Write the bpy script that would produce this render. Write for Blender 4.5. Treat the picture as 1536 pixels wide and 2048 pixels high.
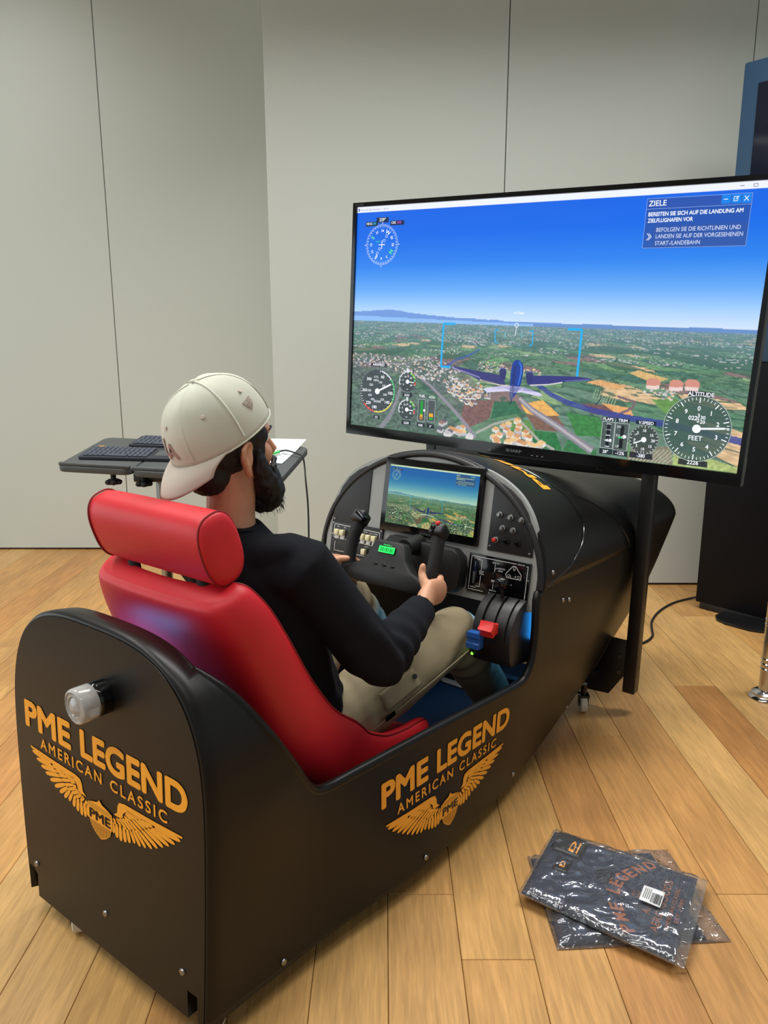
import bpy, bmesh, math, random
import numpy as np
from mathutils import Vector, Matrix, noise as mnoise

random.seed(7)
rng = np.random.default_rng(11)
PI = math.pi
for o in list(bpy.data.objects):
    bpy.data.objects.remove(o, do_unlink=True)
scene = bpy.context.scene
COL = scene.collection

# ------------------------------------------------------------------ camera
CAM_H = 1.36
FPX = 1560.0
PITCH = math.atan(FPX / 7000.0)
cam_data = bpy.data.cameras.new('camera')
cam_data.sensor_fit = 'VERTICAL'
cam_data.sensor_height = 32.0
cam_data.lens = 32.0 * FPX / 2048.0
cam_data.clip_start = 0.05
cam = bpy.data.objects.new('camera', cam_data)
COL.objects.link(cam)
cam.location = (0, 0, CAM_H)
cam.rotation_euler = (PI / 2 - PITCH, 0, 0)
scene.camera = cam

# ------------------------------------------------------------------ world, lights, exposure
scene.view_settings.view_transform = 'Standard'
scene.view_settings.look = 'None'
scene.view_settings.gamma = 1.0
scene.view_settings.use_curve_mapping = False
scene.view_settings.exposure = 0.0

world = bpy.data.worlds.new('hall_ambient')
scene.world = world
world.use_nodes = True
bg = world.node_tree.nodes['Background']
bg.inputs[0].default_value = (0.92, 1.0, 1.02, 1)
bg.inputs[1].default_value = 0.38


def area_light(name, loc, size, size_y, power, color, spread=180, rot=(0, 0, 0)):
    d = bpy.data.lights.new(name, 'AREA')
    d.shape = 'RECTANGLE'
    d.size = size
    d.size_y = size_y
    d.energy = power
    d.color = color
    d.spread = math.radians(spread)
    o = bpy.data.objects.new(name, d)
    COL.objects.link(o)
    o.location = loc
    o.rotation_euler = rot
    return o


WARM = (1.0, 0.99, 0.96)
area_light('ceiling_light_row_far', (0.7, 2.65, 3.72), 3.4, 0.30, 68, WARM, 122)
area_light('ceiling_light_row_near', (-0.5, 0.3, 3.72), 3.0, 0.30, 24, WARM, 150)
area_light('ceiling_light_row_side', (-2.3, 2.0, 3.72), 0.3, 4.6, 66, WARM, 140)
# soft cool light added at the unseen left, for wall falloff and shadow
area_light('added_left_light', (-5.0, 1.5, 1.35), 6.5, 2.3, 80, (0.93, 1.0, 1.0), 180, (PI / 2, 0, -PI / 2))

# cockpit frame: x = to the pilot's right, y = forward, z = up
HEAD = math.radians(38.0)
ORG = Vector((-0.603, 1.449, 0.0))
MC = Matrix.Translation(ORG) @ Matrix.Rotation(-HEAD, 4, 'Z')

# ------------------------------------------------------------------ helpers
def lin(c):
    return tuple((v / 12.92 if v <= 0.04045 else ((v + 0.055) / 1.055) ** 2.4) for v in c)


def rgb(r, g, b):
    return lin((r / 255.0, g / 255.0, b / 255.0))


def new_mat(name):
    m = bpy.data.materials.new(name)
    m.use_nodes = True
    nt = m.node_tree
    return m, nt, nt.nodes['Principled BSDF']


def N(nt, t, **kw):
    n = nt.nodes.new(t)
    for k, v in kw.items():
        setattr(n, k, v)
    return n


def pmat(name, col, rough=0.5, metal=0.0, var=0.08, scale=30.0, bump=0.0, bscale=200.0, coat=0.0, spec=0.5,
         sheen=0.0, stretch=None, trans=0.0, detail=3.0):
    """principled material with procedural colour variation and fine relief"""
    m, nt, b = new_mat(name)
    tc = N(nt, 'ShaderNodeTexCoord')
    no = N(nt, 'ShaderNodeTexNoise')
    no.inputs['Scale'].default_value = scale
    no.inputs['Detail'].default_value = detail
    src = tc.outputs['Object']
    if stretch:
        mp = N(nt, 'ShaderNodeMapping')
        mp.inputs['Scale'].default_value = stretch
        nt.links.new(src, mp.inputs[0])
        src = mp.outputs[0]
    nt.links.new(src, no.inputs['Vector'])
    mr = N(nt, 'ShaderNodeMapRange')
    mr.inputs['From Min'].default_value = 0.25
    mr.inputs['From Max'].default_value = 0.75
    mr.inputs['To Min'].default_value = 1 - var
    mr.inputs['To Max'].default_value = 1 + var
    nt.links.new(no.outputs['Fac'], mr.inputs['Value'])
    mx = N(nt, 'ShaderNodeVectorMath', operation='SCALE')
    mx.inputs[0].default_value = col[:3]
    nt.links.new(mr.outputs[0], mx.inputs['Scale'])
    nt.links.new(mx.outputs[0], b.inputs['Base Color'])
    b.inputs['Roughness'].default_value = rough
    b.inputs['Metallic'].default_value = metal
    b.inputs['Specular IOR Level'].default_value = spec
    b.inputs['Coat Weight'].default_value = coat
    b.inputs['Coat Roughness'].default_value = 0.15
    b.inputs['Sheen Weight'].default_value = sheen
    b.inputs['Transmission Weight'].default_value = trans
    if bump > 0:
        n2 = N(nt, 'ShaderNodeTexNoise')
        n2.inputs['Scale'].default_value = bscale
        n2.inputs['Detail'].default_value = 2.0
        nt.links.new(src, n2.inputs['Vector'])
        bp = N(nt, 'ShaderNodeBump')
        bp.inputs['Strength'].default_value = bump
        bp.inputs['Distance'].default_value = 0.002
        nt.links.new(n2.outputs['Fac'], bp.inputs['Height'])
        nt.links.new(bp.outputs[0], b.inputs['Normal'])
    return m


def emat(name, col, strength):
    m, nt, b = new_mat(name)
    b.inputs['Base Color'].default_value = (*col, 1)
    b.inputs['Emission Color'].default_value = (*col, 1)
    b.inputs['Emission Strength'].default_value = strength
    b.inputs['Roughness'].default_value = 0.4
    return m


def attr_emat(name, strength, tint=(1, 1, 1), gloss=0.15):
    """lit screen: emits the colour attribute of its mesh"""
    m, nt, b = new_mat(name)
    at = N(nt, 'ShaderNodeAttribute', attribute_name='Col')
    mx = N(nt, 'ShaderNodeVectorMath', operation='MULTIPLY')
    mx.inputs[1].default_value = tint
    nt.links.new(at.outputs['Color'], mx.inputs[0])
    b.inputs['Base Color'].default_value = (0.004, 0.004, 0.005, 1)
    nt.links.new(mx.outputs[0], b.inputs['Emission Color'])
    b.inputs['Emission Strength'].default_value = strength
    b.inputs['Roughness'].default_value = 0.35
    b.inputs['Specular IOR Level'].default_value = gloss
    return m


class MB:
    """collects vertices and faces; build() links them as ONE mesh object"""

    def __init__(self):
        self.v = []
        self.f = []
        self.c = []          # optional vertex colours
        self.t = Matrix.Identity(4)

    def add(self, verts, faces, col=None):
        n = len(self.v)
        self.v += [tuple(self.t @ Vector(p)) for p in verts]
        self.f += [tuple(i + n for i in q) for q in faces]
        if col is not None:
            self.c += [col] * len(verts)
        return self

    def box(self, lo, hi, bev=0.0, col=None, seg=2, rot=None):
        bm = bmesh.new()
        bmesh.ops.create_cube(bm, size=1)
        c = [(a + b) / 2 for a, b in zip(lo, hi)]
        s = [abs(b - a) for a, b in zip(lo, hi)]
        for v in bm.verts:
            v.co = Vector((v.co.x * s[0], v.co.y * s[1], v.co.z * s[2]))
        if bev > 0:
            bmesh.ops.bevel(bm, geom=bm.edges[:], offset=min(bev, min(s) * 0.49), segments=seg, profile=0.5, affect='EDGES')
        M = Matrix.Translation(c)
        if rot is not None:
            M = M @ rot
        bm.transform(M)
        self.bm(bm, col)
        return self

    def bm(self, bm, col=None):
        bm.verts.index_update()
        self.add([v.co[:] for v in bm.verts], [[v.index for v in f.verts] for f in bm.faces], col)
        bm.free()

    def tube(self, pts, rad, seg=10, cap=True, flat=1.0, hint=None, dome=False):
        """tube through pts; rad float or list (or list of (a,b)); flat = b/a"""
        P = [Vector(p) for p in pts]
        n = len(P)
        R = rad if isinstance(rad, (list, tuple)) else [rad] * n
        if dome and n > 1:
            def rr(r, k):
                return (r[0] * k, r[1] * k) if isinstance(r, (tuple, list)) else r * k
            d0 = (P[0] - P[1]).normalized()
            d1 = (P[-1] - P[-2]).normalized()
            m0 = max(R[0]) if isinstance(R[0], (tuple, list)) else R[0]
            m1 = max(R[-1]) if isinstance(R[-1], (tuple, list)) else R[-1]
            P = [P[0] + d0 * m0 * k for k in (.95, .8, .5)] + P + [P[-1] + d1 * m1 * k for k in (.5, .8, .95)]
            R = [rr(R[0], k) for k in (.31, .6, .866)] + list(R) + [rr(R[-1], k) for k in (.866, .6, .31)]
            n = len(P)
        verts = []
        faces = []
        up = None
        for i in range(n):
            t = (P[min(i + 1, n - 1)] - P[max(i - 1, 0)])
            t = t.normalized() if t.length > 1e-9 else Vector((0, 0, 1))
            if hint is not None:
                h = Vector(hint)
                u = h - t * h.dot(t)
            elif up is None:
                h = Vector((0, 0, 1)) if abs(t.z) < 0.9 else Vector((1, 0, 0))
                u = h - t * h.dot(t)
            else:
                u = up - t * up.dot(t)
            u.normalize()
            up = u
            w = t.cross(u)
            r = R[i]
            ra, rb = (r if isinstance(r, (tuple, list)) else (r, r * flat))
            for k in range(seg):
                a = 2 * PI * k / seg
                verts.append(P[i] + u * (ra * math.cos(a)) + w * (rb * math.sin(a)))
        for i in range(n - 1):
            for k in range(seg):
                k2 = (k + 1) % seg
                faces.append((i * seg + k, i * seg + k2, (i + 1) * seg + k2, (i + 1) * seg + k))
        if cap:
            faces.append(tuple(range(seg - 1, -1, -1)))
            faces.append(tuple((n - 1) * seg + k for k in range(seg)))
        self.add([tuple(v) for v in verts], faces)
        return self

    def cyl(self, a, b, r, seg=20, r2=None):
        return self.tube([a, b], [r, r if r2 is None else r2], seg)

    def lathe(self, prof, seg=24, M=None):
        """profile (r,h) about local z"""
        M = M or Matrix.Identity(4)
        verts = []
        faces = []
        for r, h in prof:
            for k in range(seg):
                a = 2 * PI * k / seg
                verts.append(tuple(M @ Vector((r * math.cos(a), r * math.sin(a), h))))
        for i in range(len(prof) - 1):
            for k in range(seg):
                k2 = (k + 1) % seg
                faces.append((i * seg + k, i * seg + k2, (i + 1) * seg + k2, (i + 1) * seg + k))
        faces.append(tuple(range(seg - 1, -1, -1)))
        faces.append(tuple((len(prof) - 1) * seg + k for k in range(seg)))
        self.add(verts, faces)
        return self

    def ellipsoid(self, c, r, M=None, nu=20, nv=14):
        verts = []
        faces = []
        M = M or Matrix.Identity(3)
        for i in range(1, nv):
            th = PI * i / nv
            for k in range(nu):
                ph = 2 * PI * k / nu
                p = Vector((r[0] * math.sin(th) * math.cos(ph), r[1] * math.sin(th) * math.sin(ph), r[2] * math.cos(th)))
                verts.append(tuple(Vector(c) + M @ p))
        for i in range(nv - 2):
            for k in range(nu):
                k2 = (k + 1) % nu
                faces.append((i * nu + k, (i + 1) * nu + k, (i + 1) * nu + k2, i * nu + k2))
        verts.append(tuple(Vector(c) + M @ Vector((0, 0, r[2]))))
        verts.append(tuple(Vector(c) + M @ Vector((0, 0, -r[2]))))
        t = len(verts) - 2
        for k in range(nu):
            k2 = (k + 1) % nu
            faces.append((t, k, k2))
            faces.append((t + 1, (nv - 2) * nu + k2, (nv - 2) * nu + k))
        self.add(verts, faces)
        return self

    def prism(self, poly, d0, d1, M=None, bev=0.0):
        """2-D outline (a,b) extruded along local y from d0 to d1: point = (a, d, b)"""
        bm = bmesh.new()
        vs = [bm.verts.new((a, d0, b)) for a, b in poly]
        f = bm.faces.new(vs)
        r = bmesh.ops.extrude_face_region(bm, geom=[f])
        for v in r['geom']:
            if isinstance(v, bmesh.types.BMVert):
                v.co.y = d1
        bmesh.ops.recalc_face_normals(bm, faces=bm.faces[:])
        if bev > 0:
            es = [e for e in bm.edges if abs(e.verts[0].co.y - e.verts[1].co.y) < 1e-9]
            bmesh.ops.bevel(bm, geom=es, offset=bev, segments=2, profile=0.5, affect='EDGES')
        if M is not None:
            bm.transform(M)
        self.bm(bm)
        return self

    def grid(self, P, close_u=False):
        """P[i][j] -> surface"""
        n = len(P)
        m = len(P[0])
        verts = [tuple(p) for row in P for p in row]
        faces = []
        for i in range(n - 1):
            for j in range(m - (0 if close_u else 1)):
                j2 = (j + 1) % m
                faces.append((i * m + j, i * m + j2, (i + 1) * m + j2, (i + 1) * m + j))
        self.add(verts, faces)
        return self

    def mesh(self, name, smooth=40, weld=0.0):
        me = bpy.data.meshes.new(name)
        me.from_pydata(self.v, [], self.f)
        bm = bmesh.new()
        bm.from_mesh(me)
        if weld > 0:
            bmesh.ops.remove_doubles(bm, verts=bm.verts[:], dist=weld)
        if not self.c:
            bmesh.ops.recalc_face_normals(bm, faces=bm.faces[:])
        bm.to_mesh(me)
        bm.free()
        if self.c:
            at = me.color_attributes.new('Col', 'FLOAT_COLOR', 'POINT')
            arr = np.ones((len(self.v), 4), np.float32)
            arr[:, :3] = np.array(self.c, np.float32)
            at.data.foreach_set('color', arr.ravel())
        if smooth:
            me.polygons.foreach_set('use_smooth', [True] * len(me.polygons))
            me.set_sharp_from_angle(angle=math.radians(smooth))
        me.update()
        return me

    def build(self, name, mat, parent=None, smooth=40):
        return link(name, self.mesh(name, smooth), mat, parent)


def link(name, me, mat, parent=None):
    if mat is not None and not me.materials:
        me.materials.append(mat)
    o = bpy.data.objects.new(name, me)
    COL.objects.link(o)
    if parent is not None:
        o.parent = parent
    return o


def empty(name, M):
    o = bpy.data.objects.new(name, None)
    o.empty_display_size = 0.1
    COL.objects.link(o)
    o.matrix_world = M
    return o


def tag(o, label, cat, group=None):
    o['label'] = label
    o['category'] = cat
    if group:
        o['group'] = group
    return o


def struct(o):
    o['kind'] = 'structure'
    return o


def cockpit_root(name, base):
    """Empty at a base point given in the cockpit frame; its parts are written in the cockpit frame and shifted"""
    o = empty(name, MC @ Matrix.Translation(base))
    return o


def rootM(base):
    return Matrix.Translation(-Vector(base))


_tc = {}


def text2d(s, bold=0.0, space=1.0, res=3):
    """flat letter shapes: (verts2d, faces), cap height about 1"""
    key = (s, bold, space, res)
    if key in _tc:
        return _tc[key]
    cu = bpy.data.curves.new('lettering', 'FONT')
    cu.body = s
    cu.size = 1.0
    cu.offset = bold
    cu.space_character = space
    cu.resolution_u = res
    cu.fill_mode = 'FRONT'
    o = bpy.data.objects.new('lettering', cu)
    COL.objects.link(o)
    dg = bpy.context.evaluated_depsgraph_get()
    me = bpy.data.meshes.new_from_object(o.evaluated_get(dg))
    v = [(p.co.x, p.co.y) for p in me.vertices]
    f = [tuple(p.vertices) for p in me.polygons]
    bpy.data.objects.remove(o, do_unlink=True)
    bpy.data.curves.remove(cu)
    bpy.data.meshes.remove(me)
    _tc[key] = (v, f)
    return v, f


def bold2d(s, bold=0.0, space=1.0, res=3):
    """heavier strokes without breaking the outlines: overlapping shifted copies"""
    v, f = text2d(s, 0.0, space, res)
    if bold <= 0:
        return v, f
    V, F = [], []
    for k in range(8):
        a = 2 * PI * k / 8
        n = len(V)
        V += [(x + bold * math.cos(a), y + bold * math.sin(a)) for x, y in v]
        F += [tuple(i + n for i in q) for q in f]
    return V, F


def words2d(s, v, f, gap):
    """split fitted letters at a cut position"""
    a = [q for q in f if sum(v[i][0] for i in q) / len(q) < gap]
    b = [q for q in f if sum(v[i][0] for i in q) / len(q) >= gap]
    return a, b


def fit_text(s, x0, x1, y0, y1, bold=0.0, space=1.0, keep=False, res=3, align=0.0):
    """letters fitted to a rectangle (keep: keep proportions, fit the height)"""
    v, f = bold2d(s, bold, space, res)
    a = np.array(v)
    lo = a.min(0)
    hi = a.max(0)
    sy = (y1 - y0) / (hi[1] - lo[1])
    if keep:
        w = (hi[0] - lo[0]) * sy
        x0 = x0 + (x1 - x0 - w) * align
        sx = sy
    else:
        sx = (x1 - x0) / (hi[0] - lo[0])
    q = np.stack([x0 + (a[:, 0] - lo[0]) * sx, y0 + (a[:, 1] - lo[1]) * sy], 1)
    return [tuple(p) for p in q], f


def remesh(mb, voxel, smooth_iter=6, factor=0.5):
    """fuse overlapping closed pieces into one continuous surface"""
    me = mb.mesh('fused', 0)
    o = bpy.data.objects.new('fused', me)
    COL.objects.link(o)
    r = o.modifiers.new('r', 'REMESH')
    r.mode = 'VOXEL'
    r.voxel_size = voxel
    s = o.modifiers.new('s', 'SMOOTH')
    s.iterations = smooth_iter
    s.factor = factor
    dg = bpy.context.evaluated_depsgraph_get()
    out = bpy.data.meshes.new_from_object(o.evaluated_get(dg))
    bpy.data.objects.remove(o, do_unlink=True)
    out.polygons.foreach_set('use_smooth', [True] * len(out.polygons))
    return out


def displace(me, fn):
    """move vertices along their normals by fn(co)"""
    n = len(me.vertices)
    co = np.zeros(n * 3, np.float32)
    me.vertices.foreach_get('co', co)
    nor = np.zeros(n * 3, np.float32)
    me.vertex_normals.foreach_get('vector', nor)
    co = co.reshape(-1, 3)
    nor = nor.reshape(-1, 3)
    d = np.array([fn(Vector(c)) for c in co], np.float32)
    co += nor * d[:, None]
    me.vertices.foreach_set('co', co.ravel())
    me.update()


# ------------------------------------------------------------------ materials
M = {}
M['wall'] = pmat('wall_paint', rgb(196, 202, 194), 0.55, var=0.015, scale=1.2, bump=0.04, bscale=300)
M['gap'] = pmat('dark_gap', rgb(40, 38, 34), 0.8, var=0.1)
M['ceiling'] = pmat('ceiling_paint', rgb(190, 190, 185), 0.8, var=0.02)
M['black'] = pmat('satin_black_lacquer', rgb(17, 16, 15), 0.36, var=0.10, scale=4, bump=0.03, bscale=500, spec=0.27)
M['black2'] = pmat('black_plastic', rgb(24, 24, 25), 0.45, var=0.10, scale=60, bump=0.08, bscale=700)
M['blacksteel'] = pmat('black_painted_steel', rgb(18, 18, 20), 0.38, var=0.15, scale=25, bump=0.05)
M['gloss'] = pmat('gloss_black_plastic', rgb(10, 10, 12), 0.12, var=0.05)
M['rubber'] = pmat('black_rubber', rgb(20, 20, 20), 0.7, var=0.1)
M['gold'] = pmat('yellow_vinyl', rgb(246, 168, 42), 0.45, var=0.03, scale=20)
M['inkblack'] = pmat('black_vinyl', rgb(30, 26, 20), 0.45, var=0.05)
M['grey'] = pmat('grey_dash_paint', rgb(150, 152, 150), 0.55, var=0.05, scale=15, bump=0.05, bscale=500)
M['chrome'] = pmat('chrome', rgb(200, 200, 202), 0.12, metal=1.0, var=0.03)
M['steel'] = pmat('steel', rgb(150, 150, 150), 0.3, metal=1.0, var=0.06)
M['red'] = pmat('red_vinyl', rgb(206, 30, 42), 0.48, var=0.05, scale=12, bump=0.10, bscale=600, spec=0.45)
M['redseam'] = pmat('dark_red_piping', rgb(140, 14, 24), 0.6, var=0.1)
M['skin'] = pmat('skin', rgb(205, 150, 118), 0.5, var=0.06, scale=25, bump=0.10, bscale=400)
M['shirt'] = pmat('black_jersey', rgb(15, 17, 24), 0.9, var=0.15, scale=18, bump=0.25, bscale=500, spec=0.25)
M['khaki'] = pmat('khaki_twill', rgb(150, 137, 109), 0.85, var=0.07, scale=14, bump=0.25, bscale=900, spec=0.3)
M['cap'] = pmat('cream_cotton', rgb(200, 202, 186), 0.85, var=0.03, scale=20, bump=0.2, bscale=900, sheen=0.1)
M['cap2'] = pmat('beige_cotton', rgb(196, 186, 172), 0.85, var=0.03, scale=20, bump=0.2, bscale=900)
M['thread'] = pmat('mauve_thread', rgb(160, 132, 124), 0.8, var=0.15, scale=300)
M['hair'] = pmat('black_hair', rgb(20, 18, 19), 0.6, var=0.3, scale=120, bump=0.6, bscale=250, stretch=(1, 1, .25))
M['carpet'] = pmat('dark_blue_carpet', rgb(30, 36, 44), 0.95, var=0.35, scale=300, bump=0.5, bscale=500)
M['cream'] = pmat('cream_plastic', rgb(226, 218, 176), 0.45, var=0.04)
M['white'] = pmat('white_print', rgb(225, 225, 225), 0.5, var=0.02)
M['redplastic'] = pmat('red_plastic', rgb(214, 40, 38), 0.4, var=0.04)
M['blueplastic'] = pmat('blue_plastic', rgb(26, 84, 160), 0.4, var=0.04)
M['darkgrey'] = pmat('dark_grey_plastic', rgb(72, 76, 76), 0.55, var=0.06, scale=40, bump=0.1, bscale=500)
M['key'] = pmat('grey_key_plastic', rgb(62, 68, 82), 0.5, var=0.08)
M['kbd'] = pmat('keyboard_plastic', rgb(38, 42, 50), 0.5, var=0.06)
M['paper'] = pmat('paper', rgb(232, 234, 236), 0.7, var=0.02)
M['nylon'] = pmat('white_nylon', rgb(205, 200, 188), 0.5, var=0.05)
M['navy'] = pmat('navy_cotton', rgb(38, 46, 68), 0.85, var=0.12, scale=22, bump=0.3, bscale=600)
M['copper'] = pmat('orange_print', rgb(178, 104, 66), 0.7, var=0.2, scale=160)
M['kiosk'] = pmat('dark_blue_metal', rgb(52, 82, 112), 0.35, var=0.04, scale=3)
M['kioskblack'] = pmat('kiosk_black', rgb(9, 10, 17), 0.55, var=0.08, spec=0.2)
M['kioskscreen'] = pmat('dark_display_glass', rgb(20, 26, 44), 0.1, var=0.02)
M['clear'] = pmat('frosted_clear_plastic', rgb(225, 225, 222), 0.15, var=0.14, scale=60, trans=0.5)
M['printgrey'] = pmat('grey_print', rgb(150, 152, 158), 0.6, var=0.05)
M['green'] = pmat('green_plastic', rgb(70, 190, 90), 0.4, var=0.05)
ST=np.array([
# s    zb    wb    wm    zsh   wsh   zt    n
[0.00,.060,.335,.350,.450,.352,.810,3.1],
[0.12,.058,.338,.346,.450,.350,.782,3.0],
[0.33,.055,.345,.337,.550,.350,.880,2.3],
[0.67,.056,.388,.373,.600,.382,.950,2.1],
[1.08,.064,.378,.422,.650,.420,1.005,2.0],
[1.175,.068,.370,.422,.665,.418,1.014,2.0],
[1.36,.08,.352,.422,.670,.422,.982,2.0],
[1.59,.105,.330,.418,.675,.422,.936,2.0],
[1.90,.135,.295,.394,.680,.415,.864,2.0],
[2.10,.225,.300,.378,.685,.430,.856,2.0],
[2.27,.350,.325,.350,.685,.438,.846,2.0]])
_sd=np.linspace(-.2,2.5,1351)
_tab=np.stack([np.interp(_sd,ST[:,0],ST[:,i]) for i in range(1,8)],1)
_k=np.exp(-.5*(np.arange(-60,61)/22.)**2);_k/=_k.sum()
_tab=np.stack([np.convolve(np.pad(_tab[:,i],60,mode='edge'),_k,'valid') for i in range(7)],1)
def section(s):
    """right half outline, bottom to crown: array of (x,z)"""
    zb,wb,wm,zsh,wsh,zt,n=[np.interp(s,_sd,_tab[:,i]) for i in range(7)]
    tm=min(max((.407-zb)/(zsh-zb),.25),.75)
    wc=(wm-(1-tm)**2*wb-tm**2*wsh)/(2*tm*(1-tm))
    t=np.linspace(0,1,60)
    lo=np.stack([(1-t)**2*wb+2*t*(1-t)*wc+t*t*wsh, zb+(zsh-zb)*t],1)
    a=np.linspace(0,np.pi/2,120)[1:]
    up=np.stack([wsh*np.clip(np.cos(a),0,1)**(2/n), zsh+(zt-zsh)*np.sin(a)**(2/n)],1)
    return np.vstack([lo,up])
def rim(s):
    return np.interp(s,[.06,.085,.118,.173,.255,.287,.31,.335,.37,1.07,1.10,1.125,1.142,1.152,1.158,1.19],
                       [.755,.728,.688,.607,.487,.443,.422,.411,.407,.407,.415,.437,.475,.56,.65,.655])
def lean(s,z):
    """rear end and instrument arch both lean forward towards the top"""
    return max(0.,z-.66)*.174*np.interp(s,[1.1,1.13,1.18,1.9],[0,1,1,0])+.037*z*np.interp(s,[0,.06,.35],[1,1,0])
def cut(s,zmax=None,n=40):
    P=section(s)
    if zmax is not None and zmax<P[-1,1]:
        i=np.argmax(P[:,1]>zmax); f=(zmax-P[i-1,1])/(P[i,1]-P[i-1,1])
        P=np.vstack([P[:i],P[i-1]+(P[i]-P[i-1])*f])
    d=np.concatenate([[0],np.cumsum(np.hypot(*np.diff(P,axis=0).T))]); d/=d[-1]
    t=np.linspace(0,1,n)
    return np.stack([np.interp(t,d,P[:,0]),np.interp(t,d,P[:,1])],1)
# ------------------------------------------------------------------ room shell
YL, YR, XSTEP, PANEL = 4.966, 4.208, -0.590, 1.2
WALL_H = 3.9


def wall(name, y, x0, x1, seams):
    w = MB().box((x0, y + 0.02, 0), (x1, y + 0.12, WALL_H)).build(name, M['gap'])
    struct(w)
    xs = [x0] + [s for s in seams if x0 < s < x1] + [x1]
    for a, b in zip(xs[:-1], xs[1:]):
        g = 0.0022
        lo = (a + (g if a > x0 else 0), y, 0.012)
        hi = (b - (g if b < x1 else 0), y + 0.022, WALL_H)
        MB().box(lo, hi, 0.0015, seg=1).build('panel', M['wall'], w)
    return w


wall('wall_left', YL, -5.2, 0.2, [-1.667 + PANEL * k for k in range(-3, 2)])
wall('wall_right', YR, XSTEP, 5.0, [XSTEP + PANEL * k for k in range(1, 5)])
ret = MB().box((XSTEP, YR + 0.02, 0.012), (XSTEP + 0.03, YL, WALL_H)).build('wall_return', M['wall'])
struct(ret)
ceil_ = MB().box((-5.2, -3.5, WALL_H), (5.2, 5.2, WALL_H + 0.1)).build('ceiling', M['ceiling'])
struct(ceil_)

# floor: slab with oak planks laid towards the back wall
def wood_material():
    m, nt, b = new_mat('oak_plank')
    oi = N(nt, 'ShaderNodeObjectInfo')
    tc = N(nt, 'ShaderNodeTexCoord')
    off = N(nt, 'ShaderNodeVectorMath', operation='SCALE')
    off.inputs[0].default_value = (7.3, 31.7, 3.1)
    nt.links.new(oi.outputs['Random'], off.inputs['Scale'])
    ad = N(nt, 'ShaderNodeVectorMath', operation='ADD')
    nt.links.new(tc.outputs['Object'], ad.inputs[0])
    nt.links.new(off.outputs[0], ad.inputs[1])

    def noise(sc, scale, det=4.0, dist=0.0):
        mp = N(nt, 'ShaderNodeMapping')
        mp.inputs['Scale'].default_value = sc
        nt.links.new(ad.outputs[0], mp.inputs[0])
        n = N(nt, 'ShaderNodeTexNoise')
        n.inputs['Scale'].default_value = scale
        n.inputs['Detail'].default_value = det
        n.inputs['Distortion'].default_value = dist
        nt.links.new(mp.outputs[0], n.inputs['Vector'])
        return n
    grain = noise((28, 2.2, 8), 2.6, 5.0, 0.6)
    broad = noise((2.2, 0.9, 1), 2.4, 2.0)
    fine = noise((120, 7, 8), 2.0, 2.0)
    # plank tone from the random number of each plank
    ramp = N(nt, 'ShaderNodeValToRGB')
    e = ramp.color_ramp.elements
    e[0].position = 0.0
    e[0].color = (*rgb(186, 132, 76), 1)
    e[1].position = 1.0
    e[1].color = (*rgb(214, 172, 110), 1)
    x = ramp.color_ramp.elements.new(0.35)
    x.color = (*rgb(208, 162, 98), 1)
    x = ramp.color_ramp.elements.new(0.7)
    x.color = (*rgb(200, 150, 88), 1)
    nt.links.new(oi.outputs['Random'], ramp.inputs[0])

    def shade(prev, nz, lo, hi, fmin=0.3, fmax=0.7):
        mr = N(nt, 'ShaderNodeMapRange')
        mr.inputs['From Min'].default_value = fmin
        mr.inputs['From Max'].default_value = fmax
        mr.inputs['To Min'].default_value = lo
        mr.inputs['To Max'].default_value = hi
        nt.links.new(nz.outputs['Fac'], mr.inputs['Value'])
        s = N(nt, 'ShaderNodeVectorMath', operation='SCALE')
        nt.links.new(prev, s.inputs[0])
        nt.links.new(mr.outputs[0], s.inputs['Scale'])
        return s.outputs[0]
    c = shade(ramp.outputs[0], grain, 0.80, 1.10)
    c = shade(c, broad, 0.84, 1.12)
    c = shade(c, fine, 0.90, 1.07)
    # dark knots
    mp = N(nt, 'ShaderNodeMapping')
    mp.inputs['Scale'].default_value = (1.0, 0.55, 1)
    nt.links.new(ad.outputs[0], mp.inputs[0])
    vo = N(nt, 'ShaderNodeTexVoronoi')
    vo.inputs['Scale'].default_value = 2.3
    nt.links.new(mp.outputs[0], vo.inputs['Vector'])
    kr = N(nt, 'ShaderNodeMapRange')
    kr.inputs['From Min'].default_value = 0.015
    kr.inputs['From Max'].default_value = 0.055
    kr.inputs['To Min'].default_value = 0.45
    kr.inputs['To Max'].default_value = 1.0
    nt.links.new(vo.outputs['Distance'], kr.inputs['Value'])
    s = N(nt, 'ShaderNodeVectorMath', operation='SCALE')
    nt.links.new(c, s.inputs[0])
    nt.links.new(kr.outputs[0], s.inputs['Scale'])
    nt.links.new(s.outputs[0], b.inputs['Base Color'])
    rr = N(nt, 'ShaderNodeMapRange')
    rr.inputs['To Min'].default_value = 0.34
    rr.inputs['To Max'].default_value = 0.52
    nt.links.new(broad.outputs['Fac'], rr.inputs['Value'])
    nt.links.new(rr.outputs[0], b.inputs['Roughness'])
    b.inputs['Specular IOR Level'].default_value = 0.4
    bp = N(nt, 'ShaderNodeBump')
    bp.inputs['Strength'].default_value = 0.12
    bp.inputs['Distance'].default_value = 0.001
    nt.links.new(grain.outputs['Fac'], bp.inputs['Height'])
    nt.links.new(bp.outputs[0], b.inputs['Normal'])
    return m


M['oak'] = wood_material()
floor = MB().box((-5.2, -3.5, -0.12), (5.2, 5.1, -0.014)).build('floor', M['gap'])
struct(floor)
PW, PX0 = 0.1648, 0.009
plank_mesh = {}


def plank(length):
    if length not in plank_mesh:
        w = PW / 2 - 0.0007
        l = length / 2 - 0.0007
        plank_mesh[length] = MB().box((-w, -l, -0.014), (w, l, 0), 0.0012, seg=1).mesh('plank', 30)
    return plank_mesh[length]


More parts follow.
